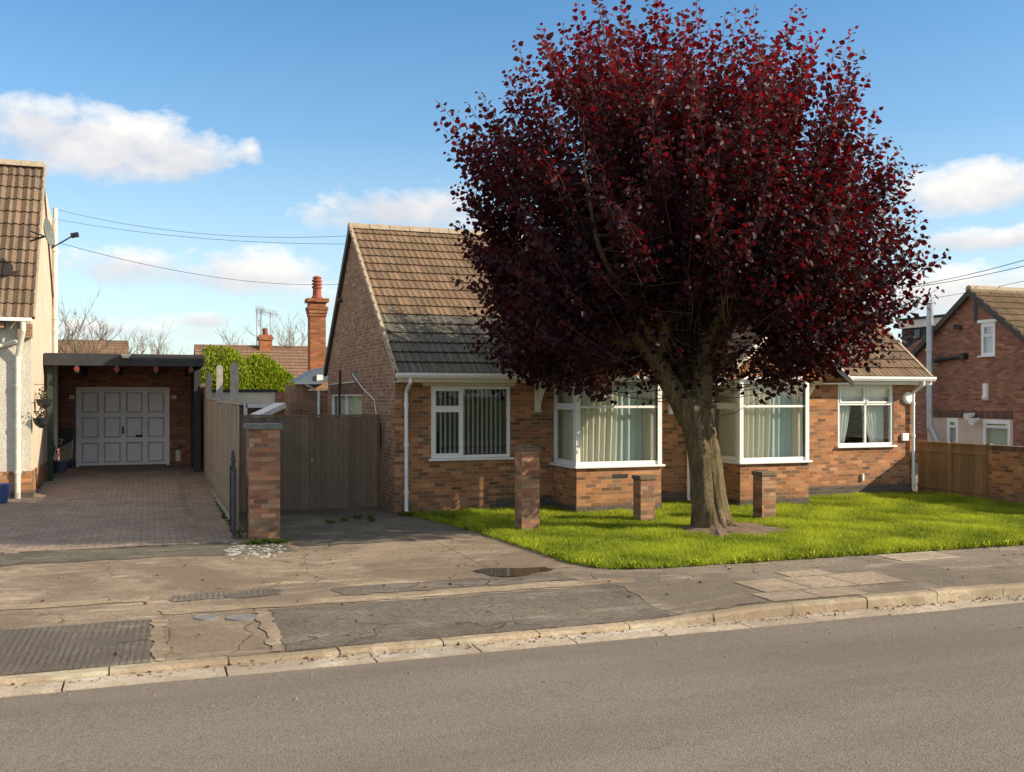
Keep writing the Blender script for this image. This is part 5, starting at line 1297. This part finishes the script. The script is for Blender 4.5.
limb([TP(697, 425), TP(702, 388, -.05), TP(705, 350, 0), TP(713, 312, .1), TP(716, 260, .2), TP(705, 150, .1), TP(690, 60, 0)], .17, .02)
limb([TP(706, 352, .05), TP(732, 318, .2), TP(772, 262, .4), TP(815, 190, .5), TP(840, 120, .5)], .1, .015)
limb([TP(655, 350, 0), TP(610, 338, .2), TP(560, 322, .3), TP(500, 318, .4)], .07, .012)
limb([TP(660, 352, -.1), TP(668, 290, -.6), TP(660, 200, -1), TP(640, 90, -1.2)], .1, .015)
limb([TP(712, 330, .1), TP(760, 312, -.3), TP(815, 300, -.6), TP(880, 285, -.8)], .06, .01)
limb([TP(718, 290, .1), TP(760, 240, -.6), TP(790, 150, -1), TP(800, 70, -1.1)], .07, .01)
limb([TP(690, 385, .1), TP(680, 330, .9), TP(660, 240, 1.6), TP(640, 130, 1.9)], .11, .015)
limb([TP(708, 350, .1), TP(735, 300, 1.0), TP(770, 220, 1.8), TP(790, 130, 2.1)], .09, .012)
limb([TP(655, 345, -.1), TP(630, 300, -1.2), TP(600, 250, -2.1), TP(585, 170, -2.5)], .07, .01)
limb([TP(705, 345, 0), TP(730, 290, -1.2), TP(745, 230, -2.1), TP(750, 150, -2.5)], .07, .01)
limb([TP(630, 312, -.2), TP(570, 270, .1), TP(530, 238, .2), TP(500, 215, .2)], .06, .01)
limb([TP(755, 285, .2), TP(810, 255, .4), TP(865, 230, .5), TP(900, 200, .5)], .05, .01)
lp = np.array([tuple(p) for p, r in limbs])
# shoots
CC = np.array(TP(670, 236)); f0 = np.array(F0)
RH, RV, RDp = 3.32, 3.1, 3.0
RVD = 2.75
rgt_, fw_ = np.array(right), np.array(fwd)
T_all = []; P_all = []; D_all = []; S_all = []; N_all = []
tw = MB(); rn = np.random.default_rng(21)
def inside_r(dirv, org=f0):
    # distance from fork to the crown ellipsoid along dir
    M_ = np.array([1/RH, 1/RDp, 1/RV]); o_ = np.array([(org-CC)@rgt_, (org-CC)@fw_, (org-CC)[2]])*M_; d_ = np.array([dirv@rgt_, dirv@fw_, dirv[2]])*M_
    a = d_@d_; b = 2*o_@d_; c = o_@o_-1; disc = b*b-4*a*c
    return (-b+math.sqrt(disc))/(2*a) if disc > 0 else 0
lump = rn.normal(size=(70, 3)); lump /= np.linalg.norm(lump, axis=1, keepdims=True); lamp = rn.uniform(-.2, .13, 70)
ns = 0
while ns < 1950:
    d = rn.normal(size=3); d /= np.linalg.norm(d); ex_ = 2.25 if d[2] > 0 else (3.1 if d[0] > 0 else 3.8); sq = (np.abs(d)**ex_).sum()**(-1/ex_)
    # tip point inside / on the ellipsoid
    rad = rn.random()**.42
    if rn.random() < .4: rad = rn.uniform(.9, 1.0)
    bump = 1+(np.maximum(0, lump@d-.85)/.15*lamp).sum()
    bump *= sq; q = CC+rgt_*d[0]*RH*rad*bump+fw_*d[1]*RDp*rad*bump+np.array([0, 0, 1])*d[2]*(RV if d[2] > 0 else RVD)*rad*bump
    h_rel = q-f0; rl = np.linalg.norm(h_rel)
    # bottom cut: umbrella-like underside, level then rising slightly at the right
    hr = h_rel@rgt_
    zmin = float(np.interp(hr, [-3.6, -3.0, -2.0, -1.5, -.9, -.5, .4, .8, 1.4, 2.6, 3.4], [2.75, 2.4, 2.2, 2.12, 2.25, 2.9, 2.95, 2.5, 2.38, 2.5, 2.85]))+.2*rn.random()
    if h_rel@fw_ > .3: zmin = min(zmin, 2.4)
    if q[2] < zmin: continue
    if abs(hr-.05) < .8 and h_rel@fw_ < .6 and q[2] < 3.3 and rn.random() < .9: continue
    if rad > .55 and mnoise.noise(Vector(q)*.9+Vector((3, 1, 7))) > .2: continue
    if rl < 1.0: continue
    rd = h_rel/rl
    g_ = rd*1.0+np.array([0, 0, .10*(d[2] > 0)])+rn.normal(size=3)*.075
    if q[2] < 3.0: g_ = rd+np.array([0, 0, -.05])+rn.normal(size=3)*.12
    g_ /= np.linalg.norm(g_)
    L = rn.uniform(.9, 1.75); 
    spike = rad > .9 and rn.random() < .7
    if spike: q = q+g_*rn.uniform(.05, .62)*(1.1 if d[2] > .3 else .9)
    m = 9; pts = []
    side = np.cross(g_, [0, 0, 1]); side /= np.linalg.norm(side)+1e-9
    cv = rn.normal()*.12; cz = rn.uniform(-.08, .12)
    for k in range(m):
        s_ = k/(m-1)-1.0           # -1 .. 0
        pts.append(q+g_*L*s_+side*cv*(s_*s_)-np.array([0, 0, 1])*cz*(s_*s_)*(1 if q[2] > 3 else -.4))
    pts = np.array(pts)
    # connect to nearest limb point
    db = np.linalg.norm(lp-pts[0], axis=1)+.6*np.maximum(0, lp[:, 2]-pts[0][2]); j = int(np.argmin(db)); b0 = lp[j]
    mid = (b0+pts[0])/2+np.array([0, 0, -.06])
    l0 = pts[2]-f0
    if not (abs(l0@rgt_) < 1.3 and l0@fw_ < .9 and pts[2][2] < 3.3 and rn.random() < .7): tw.tube([b0, mid]+[pts[k] for k in (0, 4, 8)], [.009, .006, .005, .004, .002], 4, cap=False)
    nlf = int(L*rn.uniform(22, 28)); ts = np.linspace(.02, 1.0, nlf)
    dens = 2 if rad < .93 else 1
    for c_ in range(nlf):
        t_ = ts[c_]**.9; f_ = t_*(m-1); a = int(min(f_, m-2)); p = pts[a]*(1-(f_-a))+pts[a+1]*(f_-a)
        ang = c_*2.4+rn.random()*.8; s1_ = side*math.cos(ang)+np.cross(g_, side)*math.sin(ang)
        for rep in range(2 if t_ < .75 else 1):
            if rep: s1_ = -s1_+rn.normal(size=3)*.4
            off = s1_*rn.uniform(.02, .13)*(1.5-1.25*t_)
            lpn = p+off; lr_ = (lpn-f0)@rgt_
            if -1.45 < lr_ < 1.1 and (lpn-f0)@fw_ < .9 and lpn[2] < 3.5-.42*abs(lr_) and rn.random() < .93: continue
            P_all.append(p+off); dd = s1_*.85+g_*.55+np.array([0, 0, -.35]); D_all.append(dd+rn.normal(size=3)*.25)
            N_all.append(-g_*.2+np.array([0, 0, .35])+rn.normal(size=3)*.5)
            T_all.append(t_)
            S_all.append(rn.uniform(.07, .112)*(.72 if t_ > .93 else 1))
    ns += 1
tw.build('branches', M['branch'], tr, normals=False)
P_all, D_all, S_all, N_all = map(np.array, (P_all, D_all, S_all, N_all))
print('leaves', len(P_all))
T_all = np.array(T_all); hz_ = np.clip((P_all[:, 2]-3.2)/4.2, 0, 1)     # sunlit red painted into the leaf colour towards top and tips, plum below
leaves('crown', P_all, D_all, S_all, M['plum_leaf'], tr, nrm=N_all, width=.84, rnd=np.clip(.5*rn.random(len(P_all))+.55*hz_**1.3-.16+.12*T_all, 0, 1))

# ================================================================== SKY, SUN, CAMERA
SUN_AZ = R(58.5)      # from the fronts' normal towards +X
SUN_EL = R(27)
sd = Vector((math.sin(SUN_AZ)*math.cos(SUN_EL), -math.cos(SUN_AZ)*math.cos(SUN_EL), math.sin(SUN_EL)))
sun = bpy.data.lights.new('sun', 'SUN'); sun.energy = 5.0; sun.angle = R(.5); sun.color = (1, .85, .64)
so_ = bpy.data.objects.new('sun', sun); COL.objects.link(so_); so_.rotation_euler = (-sd).to_track_quat('-Z', 'Y').to_euler(); so_.location = (0, 0, 30)
w = bpy.data.worlds.new('World'); scene.world = w; w.use_nodes = True; nt = w.node_tree; nt.nodes.clear()
class WT(NT):
    def __init__(s): s.t = nt; s.out = nt.nodes.new('ShaderNodeOutputWorld')
t = WT()
sky = t.n('TexSky', sky_type='NISHITA', sun_disc=False, sun_elevation=SUN_EL, sun_rotation=math.atan2(sd.x, sd.y), altitude=50, air_density=1.0, dust_density=.6, ozone_density=1.2)
dirv = t.n('TexCoord').outputs['Generated']
sep = t.n('SeparateXYZ', {0: dirv}); X_, Y_, Z_ = sep.outputs
az = t.math('ARCTAN2', X_, Y_); hor = t.math('SQRT', t.math('ADD', t.math('MULTIPLY', X_, X_), t.math('MULTIPLY', Y_, Y_))); el = t.math('ARCTAN2', Z_, hor)
nv = t.n('CombineXYZ', {0: t.math('MULTIPLY', az, 1.0), 1: t.math('MULTIPLY', el, 1.7), 2: 0.0}).outputs[0]
n1 = t.noise(nv, 11, 9, .6, .15); n2 = t.noise(nv, 30, 7, .6)
mask = None; shade = None
clouds = [(108, 148, 118, 36, 1.1), (40, 126, 58, 28, 1.1), (176, 158, 56, 28, 1.1), (250, 152, 12, 14, .55), (400, 213, 80, 26, 1), (322, 212, 16, 8, .6), (440, 205, 40, 20, .8), (250, 276, 80, 26, .95), (130, 268, 65, 20, .8), (205, 321, 38, 9, .8), (980, 187, 85, 24, 1), (985, 240, 110, 12, .85), (950, 292, 130, 24, .9), (330, 300, 120, 14, .3), (1120, 150, 80, 30, .7), (-120, 220, 90, 40, .8), (640, 300, 200, 20, .3), (90, 330, 120, 12, .6), (560, 330, 160, 16, .5)]
for (cx, cy, rx, ry, am) in clouds:
    a0 = TH+math.atan((cx-CX)/F); cc = math.cos(math.atan((cx-CX)/F)); e0 = math.atan((HZ-cy)/F*cc)
    ra = rx/F*cc*cc; re = ry/F*cc
    dx = t.math('DIVIDE', t.math('SUBTRACT', az, a0), ra); dy = t.math('DIVIDE', t.math('SUBTRACT', el, e0), re)
    # flatter underside
    dy2 = t.math('MULTIPLY', dy, t.math('MULTIPLY_ADD', t.math('LESS_THAN', dy, 0.0), .25, 1.0))
    r2 = t.math('SQRT', t.math('ADD', t.math('MULTIPLY', dx, dx), t.math('MULTIPLY', dy2, dy2)))
    v = t.math('MULTIPLY', t.math('SUBTRACT', 1.25, r2), am)
    mask = v if mask is None else t.math('MAXIMUM', mask, v)
    wgt = t.math('ADD', t.math('POWER', t.math('MAXIMUM', t.math('SUBTRACT', 1.6, r2), 0.0), 2.0), .0005)
    sw = t.math('MULTIPLY', wgt, dy)
    if shade is None: shade, best = sw, wgt
    else: shade = t.math('ADD', shade, sw); best = t.math('ADD', best, wgt)
shade = t.math('DIVIDE', shade, best)
shade = t.math('MINIMUM', t.math('MAXIMUM', shade, -1.2), 1.2)
# scattered cumulus added over the unseen sky for neutral fill light
far = t.math('MULTIPLY', t.math('SUBTRACT', t.noise(nv, 2.6, 6, .6), .43), 6.0)
out_ = t.math('GREATER_THAN', t.math('ABSOLUTE', t.math('SUBTRACT', az, TH)), .75)
out_ = t.math('MAXIMUM', out_, t.math('GREATER_THAN', el, .52)); mask = t.math('MAXIMUM', mask, t.math('ADD', t.math('MULTIPLY', far, out_), t.math('MULTIPLY_ADD', out_, 3.0, -3.0)))
dens = t.math('ADD', t.math('MULTIPLY', mask, 1.15), t.math('MULTIPLY_ADD', n1, 2.3, -1.12))
dens = t.math('ADD', dens, t.math('MULTIPLY_ADD', n2, 1.3, -.65))
fac = t.ramp(dens, [(.12, 0), (.5, .55), (.95, .93)])
sh = t.math('ADD', t.math('MULTIPLY', shade, .33), t.math('MULTIPLY_ADD', n1, 1.4, -.25))
ccol = t.ramp(sh, [(.1, (.46, .48, .53)), (.45, (.62, .61, .62)), (.8, (.84, .79, .72))])
hs = t.n('HueSaturation', {'Hue': .5, 'Saturation': 1.25, 'Value': 1.0, 'Color': sky.outputs[0]})
skc = t.mix(1.0, hs.outputs[0], (.80, .98, 1.02), 'MULTIPLY')
skc = t.mix(t.ramp(el, [(0, .6), (.1, .4), (.25, .08), (.4, 0)]), skc, (4.9, 5.2, 5.6))
bs = t.n('Background', {'Color': skc, 'Strength': .125}); bc = t.n('Background', {'Color': ccol, 'Strength': .95})
mx = t.n('MixShader', {0: fac, 1: bs.outputs[0], 2: bc.outputs[0]}); nt.links.new(mx.outputs[0], t.out.inputs[0])

cam = bpy.data.cameras.new('camera'); cam.sensor_width = 36; cam.lens = 36*F/1024; cam.shift_y = (HZ-386)/1024; cam.clip_end = 4000
co_ = bpy.data.objects.new('camera', cam); COL.objects.link(co_); co_.location = (0, 0, E); co_.rotation_euler = (R(90), 0, -TH)
scene.camera = co_
vs = scene.view_settings; vs.view_transform = 'Standard'; vs.look = 'None'; vs.gamma = 1; vs.exposure = 0.58; vs.use_curve_mapping = False
scene.cycles.transparent_max_bounces = 16
scene.cycles.max_bounces = 8
